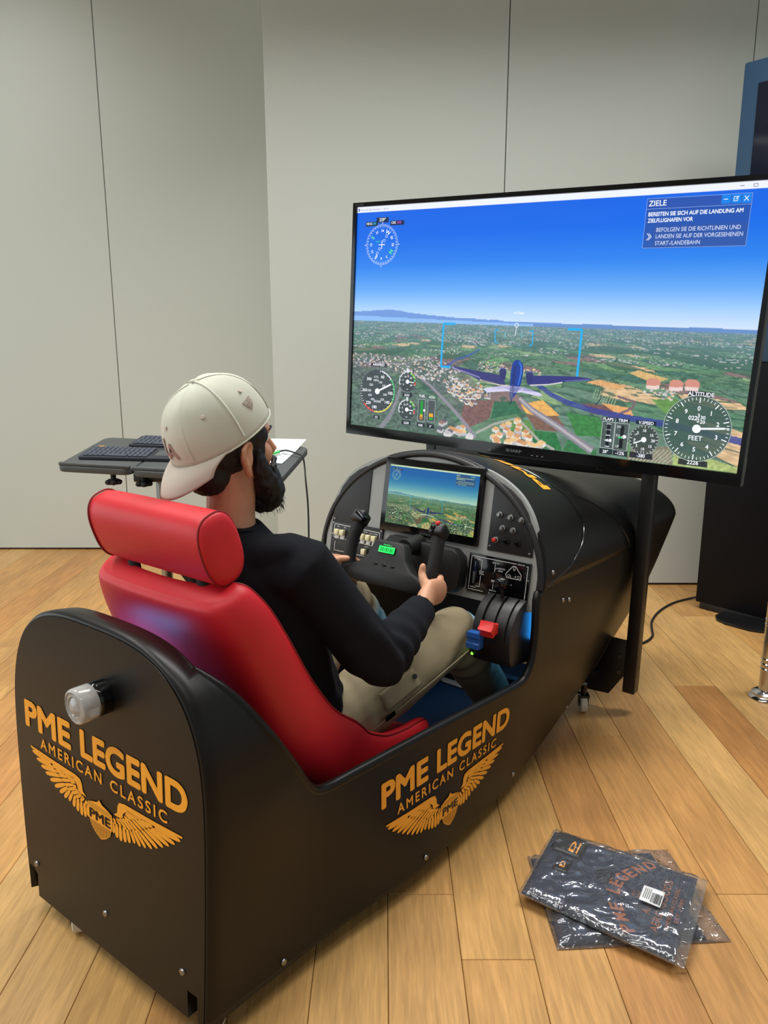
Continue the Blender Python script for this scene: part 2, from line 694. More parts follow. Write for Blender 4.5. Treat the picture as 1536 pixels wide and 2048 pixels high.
rp = random.Random(5)
for i in range(-20, 21):
    y = {1: 1.489 - 3.2, 2: 1.489 - 3.0}.get(i, -1.9 - rp.choice((0.0, 0.4, 0.8, 1.2)))
    while y < 4.95:
        L = rp.choice((1.6, 2.0, 2.4))
        if i == 1:
            L = 1.6
        L = round(min(L, 5.0 - y), 3)
        if 5.0 - (y + L) < 0.5:
            L = round(5.0 - y, 3)
        if y + L > -0.2:
            p = link('plank', plank(L), M['oak'], floor)
            p.location = (PX0 + PW * (i + 0.5), y + L / 2, 0)
        y += L
# unseen side wall, and a window frame added to go with the left light
wl = MB().box((-5.16, -3.5, 2.55), (-5.06, 5.1, WALL_H)).build('wall_side', M['wall'])
struct(wl)
win = MB().box((-5.14, -1.80, 0.12), (-5.06, 4.80, 0.20), .004).build('added_window_frame', M['darkgrey'])
struct(win)
MB().box((-5.14, -1.80, 2.50), (-5.06, 4.80, 2.58), .004).build('head_bar', M['darkgrey'], win)
for k in range(7):
    y_ = -1.76 + k * 1.0867
    MB().box((-5.14, y_ - .03, 0.18), (-5.06, y_ + .03, 2.52), .004).build('mullion', M['darkgrey'], win)
# light fittings on the ceiling
for nm, x0, x1, y0, y1 in (('far', -1.0, 2.4, 2.49, 2.81), ('near', -2.0, 1.0, 0.14, 0.46), ('side', -2.46, -2.14, -0.3, 4.3)):
    f = MB().box((x0, y0, 3.735), (x1, y1, 3.9), 0.01).build('ceiling_lamp', M['white'])
    tag(f, {'far': 'long white ceiling lamp nearest the back wall', 'near': 'long white ceiling lamp over the open floor',
            'side': 'long white ceiling lamp running towards the back wall'}[nm], 'lamp', 'linear lamps on the ceiling')
# ------------------------------------------------------------------ flight simulator cockpit
tag_root = tag
SEC_N = 44
S_OPEN0, S_OPEN1 = 0.060, 1.1775
cockpit = cockpit_root('flight_simulator_cockpit', (0, 1.1, 0))
tag(cockpit, 'satin black aircraft cockpit simulator with yellow winged lettering and open sides', 'flight simulator')
CB = rootM((0, 1.1, 0))


def cmb():
    m = MB()
    m.t = CB.copy()
    return m


def skin_point(s, u):
    """point of the outer skin at station s and girth fraction u (0 bottom, 1 crown)"""
    P = section(s)
    d = np.concatenate([[0], np.cumsum(np.hypot(*np.diff(P, axis=0).T))])
    d /= d[-1]
    x = float(np.interp(u, d, P[:, 0]))
    z = float(np.interp(u, d, P[:, 1]))
    return Vector((x, s + lean(s, z), z))


def skin_x(s, z):
    """half width of the lower side at station s and height z"""
    P = section(s)[:60]
    return float(np.interp(z, P[:, 1], P[:, 0]))


ss = sorted(set([0.0, 0.004, 0.012, 0.03, 0.06, 0.0602] + [round(0.06 + 0.0125 * k, 4) for k in range(1, 27)] +
                [round(0.40 + 0.03 * k, 4) for k in range(0, 22)] + [round(1.04 + 0.01 * k, 4) for k in range(0, 12)] +
                [1.1575, 1.166, 1.177, 1.178] + [round(1.185 + 0.035 * k, 4) for k in range(0, 31)] + [2.262]))
NOSE_Z = 0.655
CAPS = ((0.028, 0.985), (0.05, 0.945), (0.062, 0.87), (0.066, 0.6), (0.066, 0.25))


def end_shrink(s, x, z):
    """small edge radius around the rear panel"""
    sh = {0.0: 0.014, 0.004: 0.007, 0.012: 0.0015}.get(s, 0.0)
    return x * (1 - sh / 0.34), (z if sh == 0 else z - sh * max(0, (z - 0.5) / 0.34))


def low_top(s):
    return 0.755 if s <= S_OPEN0 else (rim(s) if s < S_OPEN1 else NOSE_Z)


def upper(s, zc, n=26):
    P = section(s)
    x0 = float(np.interp(zc, P[:, 1], P[:, 0]))
    P = np.vstack([[x0, zc], P[P[:, 1] > zc]])
    d = np.concatenate([[0], np.cumsum(np.hypot(*np.diff(P, axis=0).T))])
    t = np.linspace(0, d[-1], n)
    return np.stack([np.interp(t, d, P[:, 0]), np.interp(t, d, P[:, 1])], 1)


skin = cmb()
for side in (1, -1):
    rows = []
    for s in ss:
        row = []
        for x, z in cut(s, low_top(s), SEC_N):
            xx, zz = end_shrink(s, x, z)
            row.append((side * xx, s + lean(s, z), zz))
        rows.append(row)
    last = cut(2.262, NOSE_Z, SEC_N)
    for ds, k in CAPS:
        rows.append([(side * x * k, 2.262 + ds, 0.62 + (z - 0.62) * k) for x, z in last])
    skin.grid(rows)
rows = []
for s in [q for q in ss if q <= 0.06]:
    half_ = [(*end_shrink(s, x, z), lean(s, z)) for x, z in upper(s, 0.755)]
    rows.append([(x, s + l, z) for x, z, l in half_] + [(-x, s + l, z) for x, z, l in half_[::-1][1:]])
skin.grid(rows)
rows = []
for s in [q for q in ss if q >= 1.178]:
    half_ = [(x, z, lean(s, z)) for x, z in upper(s, NOSE_Z, 34)]
    rows.append([(x, s + l, z) for x, z, l in half_] + [(-x, s + l, z) for x, z, l in half_[::-1][1:]])
last = upper(2.262, NOSE_Z, 34)
for ds, k in CAPS:
    half_ = [(x * k, 0.62 + (z - 0.62) * k) for x, z in last]
    rows.append([(x, 2.262 + ds, z) for x, z in half_] + [(-x, 2.262 + ds, z) for x, z in half_[::-1][1:]])
skin.grid(rows)
sk = link('fuselage_skin', skin.mesh('fuselage_skin', 60, 2e-5), M['black'], cockpit)
so = sk.modifiers.new('thickness', 'SOLIDIFY')
so.thickness = 0.022
pl_ = max((q for q in sk.data.polygons if q.center.x > 0.3 and 0.2 < q.center.z < 0.6), key=lambda q: q.area)
so.offset = -1.0 if pl_.normal.x > 0 else 1.0

# rounded rim roll around the opening
for side in (1, -1):
    pts = []
    for s in [0.062] + [round(0.07 + 0.0125 * k, 4) for k in range(0, 26)] + [round(0.40 + 0.03 * k, 4) for k in range(0, 23)] + \
            [round(1.08 + 0.006 * k, 4) for k in range(0, 13)] + [1.157, 1.166, 1.177]:
        P = cut(s, rim(s), 8)
        pts.append((side * (P[-1, 0] - 0.010), s + lean(s, P[-1, 1]), P[-1, 1] - 0.002))
    pts = [pts[0]] + pts
    cmb().tube(pts, [0.006, 0.006, 0.008, 0.010] + [0.0125] * (len(pts) - 4), 10).build('rim_roll', M['black'], cockpit)
# front edge of the rear deck
arc = [p for p in section(0.06) if p[1] > 0.755]
pts = [(x, 0.058 + 0.037 * z, z - 0.008) for x, z in arc] + [(-x, 0.058 + 0.037 * z, z - 0.008) for x, z in arc[::-1]]
cmb().tube(pts, 0.008, 8).build('deck_edge', M['black'], cockpit)

# rear panel with cut-outs over the casters
sec0 = cut(0.0, None, 60)
k0 = 1 - 0.014 / 0.34
right = [(x * k0, z - 0.014 * max(0, (z - 0.5) / 0.34)) for x, z in sec0]
poly = [(0.275, 0.055), (0.275, 0.118), (0.305, 0.118), (0.305, 0.055)] + right + [(-x, z) for x, z in right[::-1][1:] if z > 0.125] + \
       [(-0.300, 0.125), (-0.285, 0.112), (-0.285, 0.055)]
RL = Matrix(((1, 0, 0, 0), (0, 1, 0.037, 0), (0, 0, 1, 0), (0, 0, 0, 1)))     # rear panel leans with the skin
cmb().prism(poly, -0.0005, 0.018, RL).build('rear_panel', M['black'], cockpit)
for x in (-0.292, 0.29):
    cmb().box((x - 0.02, 0.02, 0.045), (x + 0.02, 0.07, 0.125), 0.003).build('caster_bracket', M['gloss'], cockpit)

# hood over the instrument panel and the cowl in front of it: raised shells with their own edge
def shell(name, s0f, s1f, off, u0=0.497):
    rows = []
    for side in (1, -1):
        us = np.linspace(u0, 1, 34)
        if side < 0:
            us = us[::-1][1:]
        for u in us:
            a, b = s0f(u), s1f(u)
            row = []
            for t in np.linspace(0, 1, 16):
                s = a + (b - a) * t
                p = skin_point(s, u)
                q = skin_point(s, min(1, u + 0.01))
                r = skin_point(s, u - 0.01)
                d = Vector((q.x - r.x, 0, q.z - r.z))
                if u >= 0.999:
                    nrm = Vector((0, 0, 1))
                else:
                    nrm = Vector((d.z, 0, -d.x)).normalized()
                    if nrm.x < 0:
                        nrm = -nrm
                p = p + nrm * off
                row.append((side * p.x, p.y, p.z))
            rows.append(row)
    o = cmb().grid(rows).build(name, M['black'], cockpit, 60)
    mo = o.modifiers.new('thickness', 'SOLIDIFY')
    mo.thickness = off + 0.002
    mo.offset = -1
    return o


U1 = [0.49, 0.504, 0.521, 0.571, 0.622, 0.714, 0.75, 1.0]
B1 = [1.15, 1.175, 1.32, 1.43, 1.49, 1.50, 1.475, 1.45]
U2 = [0.49, 0.555, 0.613, 0.681, 0.739, 0.80, 1.0]
B2 = [1.86, 1.79, 1.74, 1.65, 1.53, 1.50, 1.49]
shell('hood', lambda u: 1.170, lambda u: max(1.182, float(np.interp(u, U1, B1))), 0.008)
shell('cowl', lambda u: max(1.182, float(np.interp(u, U1, B1))) - 0.02, lambda u: max(float(np.interp(u, U1, B1)) + 0.01, float(np.interp(u, U2, B2))), 0.004)
# rolled front edges of hood and cowl
for nm, U_, B_, of in (('hood_edge', U1, B1, .006), ('cowl_edge', U2, B2, .002)):
    pts = []
    for u in np.linspace(0.502, 1, 40):
        p = skin_point(max(1.182, float(np.interp(u, U_, B_))), u)
        q = skin_point(max(1.182, float(np.interp(u, U_, B_))), u - .01)
        d = Vector((p.x - q.x, 0, p.z - q.z)).normalized()
        pts.append((p.x + d.z * of, p.y, p.z - d.x * of))
    pts = pts + [(-x, y, z) for x, y, z in pts[::-1][1:]]
    cmb().tube(pts, 0.0035, 8).build(nm, M['gloss'], cockpit)
# padded lip of the hood
pts = []
for u in np.linspace(0.50, 1, 40):
    p = skin_point(1.170, u)
    pts.append((p.x - 0.004 * (1 if p.x > 0.02 else 0), p.y, p.z - 0.004))
pts = pts + [(-x, y, z) for x, y, z in pts[::-1][1:]]
cmb().tube(pts, 0.0105, 10).build('hood_lip', M['black2'], cockpit)

# bolts along the edges
bolt_me = MB().lathe([(0.0075, 0), (0.0075, 0.002), (0.006, 0.0042), (0.002, 0.005)], 14).mesh('bolt')


def bolt(p, direction):
    o = link('bolt', bolt_me, M['steel'], cockpit)
    o.matrix_local = CB @ Matrix.Translation(p) @ Vector(direction).to_track_quat('Z', 'Y').to_matrix().to_4x4()
    return o


for s, z in ((0.20, 0.078), (0.66, 0.080), (1.11, 0.098), (1.55, 0.13)):
    for sd in (1, -1):
        bolt((sd * (skin_x(s, z) + 0.0), s, z), (sd, 0, 0))
for s, z in ((1.30, 0.598), (1.34, 0.589)):
    bolt((skin_x(s, z), s, z), (1, 0, 0))
bolt((skin_point(1.22, 0.538).x + 0.008, 1.227, 0.701), (1, 0, 0.2))
for x, z in ((-0.285, 0.141), (-0.0, 0.150), (0.262, 0.152)):
    bolt((x, 0.037 * z, z), (0, -1, 0))

# beacon on the rear panel
bx, bz = 0.034, 0.660
R_ = Matrix.Translation((bx, 0.037 * bz, bz)) @ Matrix.Rotation(PI / 2, 4, 'X')
bc = cmb().lathe([(0.036, -0.002), (0.036, 0.020), (0.034, 0.030), (0.032, 0.032)], 32, R_).build('beacon_socket', M['gloss'], cockpit)
lens = cmb().lathe([(0.036, 0.030), (0.0365, 0.060), (0.035, 0.065), (0.031, 0.067), (0.030, 0.064), (0.022, 0.066), (0.020, 0.063), (0.012, 0.069), (0.003, 0.072)], 32, R_).build('beacon_lens', M['clear'], cockpit)
lens['label'] = 'clear ribbed plastic lens'

# casters
def caster(x, s, ang):
    m = cmb()
    m.t = CB @ Matrix.Translation((x, s, 0)) @ Matrix.Rotation(ang, 4, 'Z')
    m.lathe([(0.028, -0.013), (0.033, -0.009), (0.033, 0.009), (0.028, 0.013)], 22, Matrix.Translation((0, 0, 0.033)) @ Matrix.Rotation(PI / 2, 4, 'Y'))
    w = m.build('caster_wheel', M['nylon'], cockpit)
    m = cmb()
    m.t = CB @ Matrix.Translation((x, s, 0)) @ Matrix.Rotation(ang, 4, 'Z')
    m.box((-0.018, -0.016, 0.028), (-0.014, 0.016, 0.064), 0.001)
    m.box((0.014, -0.016, 0.028), (0.018, 0.016, 0.064), 0.001)
    m.box((-0.02, -0.02, 0.062), (0.02, 0.02, 0.07), 0.001)
    m.cyl((0, 0, 0.065), (0, 0, 0.11), 0.012)
    m.build('caster_fork', M['gloss'], cockpit)


caster(-0.172, 0.035, 0.9)
caster(0.30, 0.045, 0.4)
caster(0.30, 1.80, 0.6)
caster(-0.30, 1.80, -0.3)

# cockpit floor, inside
fl = []
for s in np.linspace(0.045, 1.78, 40):
    zf = max(0.112, float(section(s)[0, 1]) + 0.010)          # stays above the rising underside
    w = skin_x(s, zf + 0.01) - 0.024
    fl.append([(-w, s, zf), (w, s, zf)])
cmb().grid(fl).build('cockpit_floor', M['carpet'], cockpit)
# light alloy frame of the pedal well
pw = cmb()
corners = [(-0.22, 1.49), (0.10, 1.49), (0.12, 1.66), (-0.22, 1.66)]
for a, b in zip(corners, corners[1:] + corners[:1]):
    d = Vector((b[0] - a[0], b[1] - a[1], 0)).normalized() * 0.012
    pw.tube([(a[0] - d.x, a[1] - d.y, 0.118), (b[0] + d.x, b[1] + d.y, 0.118)], 0.013, 4)
pw.build('pedal_frame', M['steel'], cockpit)
cmb().box((-0.20, 1.51, 0.1125), (0.09, 1.64, 0.122)).build('pedal_well', M['gloss'], cockpit)

# instrument panel ---------------------------------------------------------------
LEAN = math.radians(10)
DM = Matrix.Translation((0, 1.175, 0.70)) @ Matrix.Rotation(-LEAN, 4, 'X')     # local x right, z up the panel, -y to the pilot


def dmb():
    m = MB()
    m.t = CB @ DM
    return m


half = [(0.0, 0.303), (0.10, 0.300), (0.19, 0.288), (0.26, 0.262), (0.32, 0.224), (0.36, 0.175), (0.383, 0.13), (0.398, 0.06), (0.402, 0.0), (0.402, -0.108)]


def smooth_half(h, n=40):
    a = np.array(h[:-1])
    d = np.concatenate([[0], np.cumsum(np.hypot(*np.diff(a, axis=0).T))])
    t = np.linspace(0, d[-1], n)
    p = np.stack([np.interp(t, d, a[:, 0]), np.interp(t, d, a[:, 1])], 1)
    for _ in range(4):
        p[1:-1] = (p[:-2] + 2 * p[1:-1] + p[2:]) / 4
    return [tuple(q) for q in p] + [h[-1]]


hs = smooth_half(half)
outline = hs + [(-x, z) for x, z in hs[::-1] if x > 1e-6]
dash = dmb().prism(outline, 0.0, 0.02).build('instrument_panel', M['grey'], cockpit)

# dark inset panels left and right of the monitor (same outline mirrored)
inset = [(0.231, 0.047), (0.381, 0.047), (0.379, 0.075), (0.370, 0.125), (0.352, 0.170), (0.325, 0.205), (0.29, 0.232), (0.262, 0.246), (0.240, 0.253), (0.231, 0.253)]
for sd in (1, -1):
    pl = [(sd * a, b) for a, b in inset]
    if sd < 0:
        pl = [(-a * 0.97 - 0.005 if False else a2, b2) for (a2, b2), (a, b) in zip(pl, inset)]
    o = dmb().prism(pl, -0.004, 0.0, bev=0.0015).build('inset_panel', M['black2'], cockpit)
    if sd > 0:
        RP = o
    else:
        LP = o
knob_me = MB().lathe([(0.0095, 0), (0.0095, 0.003), (0.006, 0.004), (0.006, 0.012), (0.005, 0.014)], 16).mesh('toggle')


def on_panel(name, me, mat_, a, b, d, parent=cockpit):
    o = link(name, me, mat_, parent)
    o.matrix_local = CB @ DM @ Matrix.Translation((a, d, b)) @ Matrix.Rotation(PI / 2, 4, 'X')
    return o


for i, (a, b) in enumerate([(0.262, 0.156), (0.298, 0.152), (0.334, 0.149), (0.276, 0.118), (0.311, 0.116), (0.258, 0.081), (0.293, 0.081), (0.330, 0.081)]):
    me = knob_me.copy() if i >= 5 else knob_me
    if i >= 5:
        me.materials.clear()
    on_panel('toggle_button', me, M['steel'] if i < 6 else M['gloss'], a, b, -0.004, RP)
dmb().lathe([(0.006, 0), (0.006, 0.004), (0.004, 0.005)], 14, Matrix.Translation((0.258, -0.016, 0.081)) @ Matrix.Rotation(PI / 2, 4, 'X')).build('red_button', M['redplastic'], RP)
scr_me = MB().lathe([(0.0035, 0), (0.0035, 0.0015), (0.002, 0.002)], 10).mesh('screw')
for sd, P in ((1, RP), (-1, LP)):
    for a, b in ((0.240, 0.06), (0.371, 0.057), (0.24, 0.243), (0.36, 0.14)):
        on_panel('screw', scr_me, M['steel'] if sd < 0 else M['steel'], sd * a, b, -0.004, P)

# monitor in the panel
mon = dmb().box((-0.170, -0.014, 0.050), (0.200, 0.004, 0.287), 0.004).build('monitor', M['gloss'], cockpit)
mon['label'] = 'small widescreen monitor set into the instrument panel'
v, f = fit_text('WIMAXIT', -0.008, 0.045, 0.0565, 0.0635, bold=0.01)
dmb().add([(a, -0.0146, b) for a, b in v], f).build('monitor_lettering', M['printgrey'], mon, 0)

# centre shroud behind the yoke (black housing) with rounded right corner
hous = [(-0.115, -0.096), (0.150, -0.096), (0.172, -0.075), (0.176, -0.02), (0.165, 0.018), (0.140, 0.036), (-0.10, 0.042), (-0.130, 0.01), (-0.135, -0.06)]
dmb().prism(hous, -0.05, 0.0, bev=0.008).build('yoke_housing', M['black2'], cockpit)
v, f = fit_text('PRO FLIGHT SYSTEM', -0.112, -0.038, 0.020, 0.026)
dmb().add([(a, -0.0508, b) for a, b in v], f).build('housing_lettering', M['darkgrey'], cockpit, 0)

# left switch panel
swp = dmb().box((-0.378, -0.006, -0.062), (-0.158, 0.0, 0.050), 0.0015).build('switch_panel', M['black2'], cockpit)
swp['label'] = 'black switch panel with cream rocker switches and white outlines'
lines = dmb()


def stroke(m, pts, w, d=-0.0066):
    P = [Vector((a, 0, b)) for a, b in pts]
    for a, b in zip(P[:-1], P[1:]):
        t = (b - a)
        if t.length < 1e-6:
            continue
        t.normalize()
        n = Vector((-t.z, 0, t.x)) * (w / 2)
        e = t * (w / 2)
        q = [a - e - n, b + e - n, b + e + n, a - e + n]
        m.add([(p.x, d, p.z) for p in q], [(0, 1, 2, 3)])


def label(m, s, a, b, h, d=-0.0066, bold=0.0, align=0.5, wide=1.0):
    v, f = text2d(s, bold)
    v = np.array(v)
    lo, hi = v.min(0), v.max(0)
    k = h / (hi[1] - lo[1])
    w = (hi[0] - lo[0]) * k * wide
    m.add([(a + (x - lo[0]) * k * wide - w * align, d, b + (y - lo[1]) * k) for x, y in v], f)


stroke(lines, [(-0.366, 0.040), (-0.366, -0.005), (-0.170, -0.012), (-0.170, 0.036), (-0.366, 0.040)], 0.002)
stroke(lines, [(-0.358, -0.02), (-0.358, -0.05), (-0.20, -0.05), (-0.20, -0.025)], 0.0015)
stroke(lines, [(-0.262, -0.018), (-0.262, -0.046)], 0.0015)
for s_, a, b in (('FUEL', -0.35, 0.030), ('BAT', -0.32, 0.030), ('ALT', -0.29, 0.030), ('DE-ICE', -0.255, 0.028), ('PITOT', -0.228, 0.028), ('COWL', -0.205, 0.027), ('PANEL', -0.185, 0.027), ('LIGHTS', -0.22, -0.02), ('GEAR', -0.185, -0.018)):
    label(lines, s_, a, b, 0.004)
lines.build('panel_print', M['white'], swp, 0)
sw_me = MB().box((-0.0085, -0.014, -0.0095), (0.0085, 0, 0.0095), 0.002).mesh('rocker_switch')
base_me = MB().box((-0.0085, -0.006, -0.008), (0.0085, 0, 0.008), 0.0015).mesh('switch_base')
for a in (-0.349, -0.325, -0.262, -0.237, -0.212, -0.187):
    r = link('rocker_switch', sw_me, M['cream'], swp)
    r.matrix_local = CB @ DM @ Matrix.Translation((a, -0.006, 0.014))
    r = link('switch_base', base_me, M['white'], swp)
    r.matrix_local = CB @ DM @ Matrix.Translation((a, -0.0055, -0.001))
r = link('rocker_switch', sw_me, M['cream'], swp)
r.matrix_local = CB @ DM @ Matrix.Translation((-0.224, -0.006, -0.035))
for a, b in ((-0.371, 0.043), (-0.371, 0.005), (-0.164, 0.043)):
    on_panel('screw', scr_me, M['steel'], a, b, -0.006, swp)

# lower right placard with landing gear diagram
lrp = dmb().box((0.176, -0.006, -0.086), (0.382, 0.0, 0.030), 0.0015).build('gear_panel', M['gloss'], cockpit)
lrp['label'] = 'black placard with white landing gear diagram and trim slot'
ln = dmb()
stroke(ln, [(0.185, 0.022), (0.335, 0.022)], 0.0016)
stroke(ln, [(0.368, 0.020), (0.373, 0.020), (0.373, -0.078), (0.285, -0.078)], 0.0016)
stroke(ln, [(0.235, -0.078), (0.185, -0.078), (0.185, 0.022)], 0.0016)
stroke(ln, [(0.207, 0.014), (0.222, 0.014), (0.222, -0.016)], 0.0014)
stroke(ln, [(0.222, -0.034), (0.222, -0.066), (0.210, -0.066)], 0.0014)
stroke(ln, [(0.267, 0.008), (0.267, -0.012)], 0.0014)
stroke(ln, [(0.267, -0.045), (0.267, -0.064)], 0.0014)
stroke(ln, [(0.267, -0.004), (0.272, -0.004)], 0.0012)
stroke(ln, [(0.325, 0.014), (0.334, 0.014), (0.354, -0.008), (0.354, -0.022), (0.308, -0.022), (0.304, -0.012), (0.325, 0.014)], 0.0016)
for s_, a, b, h in (('NOSE DN', 0.205, 0.015, 0.0035), ('ELEV', 0.224, -0.023, 0.005), ('TRIM', 0.224, -0.030, 0.005), ('NOSE UP', 0.200, -0.072, 0.0035),
                    ('GEAR UP', 0.267, 0.011, 0.0038), ('LANDING', 0.286, -0.003, 0.0045), ('GEAR', 0.286, -0.010, 0.0045), ('GEAR DN', 0.267, -0.071, 0.0038),
                    ('N', 0.330, 0.001, 0.005), ('L', 0.321, -0.018, 0.005), ('R', 0.337, -0.018, 0.005), ('FLAPS', 0.306, -0.043, 0.0045), ('UP', 0.306, -0.031, 0.0035),
                    ('DN', 0.306, -0.056, 0.0035), ('10', 0.326, -0.043, 0.0035), ('PILOT', 0.262, -0.080, 0.004), ('GEAR OK', 0.351, 0.020, 0.0038)):
    label(ln, s_, a, b, h)
for a, b in ((0.330, 0.008), (0.314, -0.015), (0.346, -0.015)):
    n_ = 14
    for k in range(n_):
        a0, a1 = 2 * PI * k / n_, 2 * PI * (k + 1) / n_
        stroke(ln, [(a + 0.0035 * math.cos(a0), b + 0.0035 * math.sin(a0)), (a + 0.0035 * math.cos(a1), b + 0.0035 * math.sin(a1))], 0.0009)
ln.build('panel_print', M['white'], lrp, 0)
dmb().box((0.195, -0.0072, -0.060), (0.208, -0.006, 0.008), 0.0005).build('trim_slot', M['kioskscreen'], lrp)
dmb().box((0.196, -0.009, -0.060), (0.204, -0.006, -0.024), 0.001).build('trim_wheel', M['darkgrey'], lrp)
dmb().box((0.261, -0.012, -0.044), (0.273, -0.006, -0.038), 0.002).build('gear_lever', M['printgrey'], lrp)
dmb().box((0.263, -0.010, -0.034), (0.271, -0.006, -0.014), 0.002).build('gear_lever_arm', M['gloss'], lrp)
for a, b in ((0.180, -0.083), (0.378, -0.02)):
    on_panel('screw', scr_me, M['steel'], a, b, -0.006, lrp)

# side wall behind the throttle and under-panel light strip (it glows blue in the photograph)
M['blueled'] = emat('blue_led', (0.03, 0.34, 1.0), 12.0)
cmb().box((0.05, 1.245, 0.664), (0.37, 1.253, 0.669)).build('led_strip', M['blueled'], cockpit)
cmb().box((0.3915, 1.188, 0.50), (0.3975, 1.194, 0.60)).build('led_strip', M['blueled'], cockpit)
cmb().box((-0.16, 0.095, 0.700), (0.02, 0.099, 0.704)).build('led_strip', M['blueled'], cockpit)
# ------------------------------------------------------------------ yellow lettering and winged emblem
def feather(a, b, w):
    a = Vector((a[0], a[1]))
    b = Vector((b[0], b[1]))
    t = (b - a)
    L = t.length
    t.normalize()
    n = Vector((-t.y, t.x))
    prof = [(0.0, 0.32), (0.35, 0.48), (0.75, 0.5), (0.90, 0.40), (0.97, 0.22), (1.0, 0.0)]
    up = [a + t * L * k + n * w * h for k, h in prof]
    dn = [a + t * L * k - n * w * h for k, h in prof[:-1]]
    pts = dn + up[::-1]
    return [(p.x, p.y) for p in pts]


def curve_pts(pts, n):
    p = np.array(pts)
    d = np.linspace(0, 1, len(p))
    t = np.linspace(0, 1, n)
    return [(float(np.interp(q, d, p[:, 0])), float(np.interp(q, d, p[:, 1]))) for q in t]


def emblem():
    """polygons of the wings (x from the centre, z) and of the shield and its black print"""
    polys = []
    lead = [(0.050, 0.424), (0.062, 0.433), (0.064, 0.448), (0.070, 0.458), (0.088, 0.462), (0.180, 0.464), (0.270, 0.468), (0.268, 0.463), (0.215, 0.4565), (0.120, 0.449),
            (0.090, 0.445), (0.082, 0.438), (0.080, 0.428), (0.068, 0.424)]
    polys.append(lead)
    tips = [(.264, .457), (.247, .443), (.229, .431), (.211, .4205), (.193, .410), (.175, .401), (.155, .394), (.137, .389), (.119, .388)]
    starts = curve_pts([(.186, .4515), (.155, .437), (.128, .420), (.104, .411)], 9)
    for a, b in zip(starts, tips):
        polys.append(feather(a, b, 0.0100))
    tips = [(.101, .381), (.086, .376), (.071, .3725), (.057, .374), (.045, .380)]
    starts = curve_pts([(.094, .409), (.046, .405)], 5)
    for a, b in zip(starts, tips):
        polys.append(feather(a, b, 0.0115))
    tips = curve_pts([(.180, .449), (.155, .433), (.128, .4165), (.098, .407), (.055, .4045)], 10)
    starts = curve_pts([(.145, .4515), (.118, .443), (.093, .431), (.070, .422), (.048, .415)], 10)
    for a, b in zip(starts, tips):
        polys.append(feather(a, b, 0.0078))
    tips = curve_pts([(.135, .449), (.110, .438), (.092, .424), (.068, .413)], 7)
    starts = curve_pts([(.096, .4505), (.090, .441), (.082, .428), (.060, .420)], 7)
    for a, b in zip(starts, tips):
        polys.append(feather(a, b, 0.0064))
    both = []
    for p in polys:
        both.append(p)
        both.append([(-x, z) for x, z in p[::-1]])
    half = [(0.0, 0.436), (0.010, 0.428), (0.024, 0.425), (0.043, 0.419), (0.0455, 0.405), (0.042, 0.385), (0.034, 0.367), (0.018, 0.354), (0.0, 0.346)]
    shield = half + [(-x, z) for x, z in half[::-1][1:-1]]
    return both, shield


def rear_map(a, z, lift=0.0012):
    zz = z - 0.0185
    return (1.02 * a, 0.037 * zz - lift - 0.0005, zz)


def side_map(a, z, lift=0.0016):
    s = 0.7655 + 0.885 * a
    zz = 0.2905 + 1.03 * (z - 0.514) + 0.046 * (s - 0.7655)
    return (skin_x(s, zz) + lift, s, zz)


def decal_set(fmap):
    for s_, x0, x1, z0, z1, bo, lab in (('PME', -0.285, -0.098, 0.513, 0.578, .040, 'bold yellow lettering'), ('LEGEND', -0.062, 0.288, 0.513, 0.578, .040, 'bold yellow lettering'),
                                       ('AMERICAN', -0.225, 0.012, 0.4755, 0.5015, .018, 'small yellow lettering'), ('CLASSIC', 0.042, 0.226, 0.4755, 0.5015, .018, 'small yellow lettering')):
        t = cmb()
        v, f = fit_text(s_, x0, x1, z0, z1, bold=bo, space=1.02 if bo > .03 else 1.32, res=6)
        nb = len(v) // 8
        t.add([fmap(a, b, 0.0012 + 0.00006 * (i // nb)) for i, (a, b) in enumerate(v)], f)
        t.build('lettering', M['gold'], cockpit, 0)['label'] = lab
    wings, shield = emblem()
    t = cmb()
    for p in wings:
        t.add([fmap(a, b) for a, b in p], [tuple(range(len(p)))])
    t.add([fmap(a, b, 0.0020) for a, b in shield], [tuple(range(len(shield)))])
    t.build('winged_emblem', M['gold'], cockpit, 0)['label'] = 'yellow wings and shield emblem'
    t = cmb()
    for k in range(-7, 8):
        x = k * 0.0055
        zt = 0.381
        zb = float(np.interp(abs(x), [0, .018, .034, .042], [.349, .356, .369, .381]))
        if zb < zt - 0.003:
            t.add([fmap(x - .0007, zb, 0.0026), fmap(x + .0007, zb, 0.0026), fmap(x + .0007, zt, 0.0026), fmap(x - .0007, zt, 0.0026)], [(0, 1, 2, 3)])
    for z in (0.4115, 0.4155, 0.4195):
        t.add([fmap(-.041, z, 0.0026), fmap(.041, z, 0.0026), fmap(.041, z + .0007, 0.0026), fmap(-.041, z + .0007, 0.0026)], [(0, 1, 2, 3)])
    v, f = fit_text('PME', -0.0375, 0.038, 0.3855, 0.4075, bold=0.03)
    t.add([fmap(a, b, 0.0028) for a, b in v], f)
    t.build('shield_print', M['inkblack'], cockpit, 0)


decal_set(rear_map)
decal_set(side_map)


def crown_map(a, t, lift=0.0):
    s = 1.435 - 0.055 * t
    z0 = section(s)
    arc = z0[60:]
    d = np.concatenate([[0], np.cumsum(np.hypot(*np.diff(arc[::-1], axis=0).T))])
    aa = abs(a)
    x = float(np.interp(aa, d, arc[::-1, 0]))
    z = float(np.interp(aa, d, arc[::-1, 1]))
    return (math.copysign(x, a), s + lean(s, z), z + 0.0105 + lift)


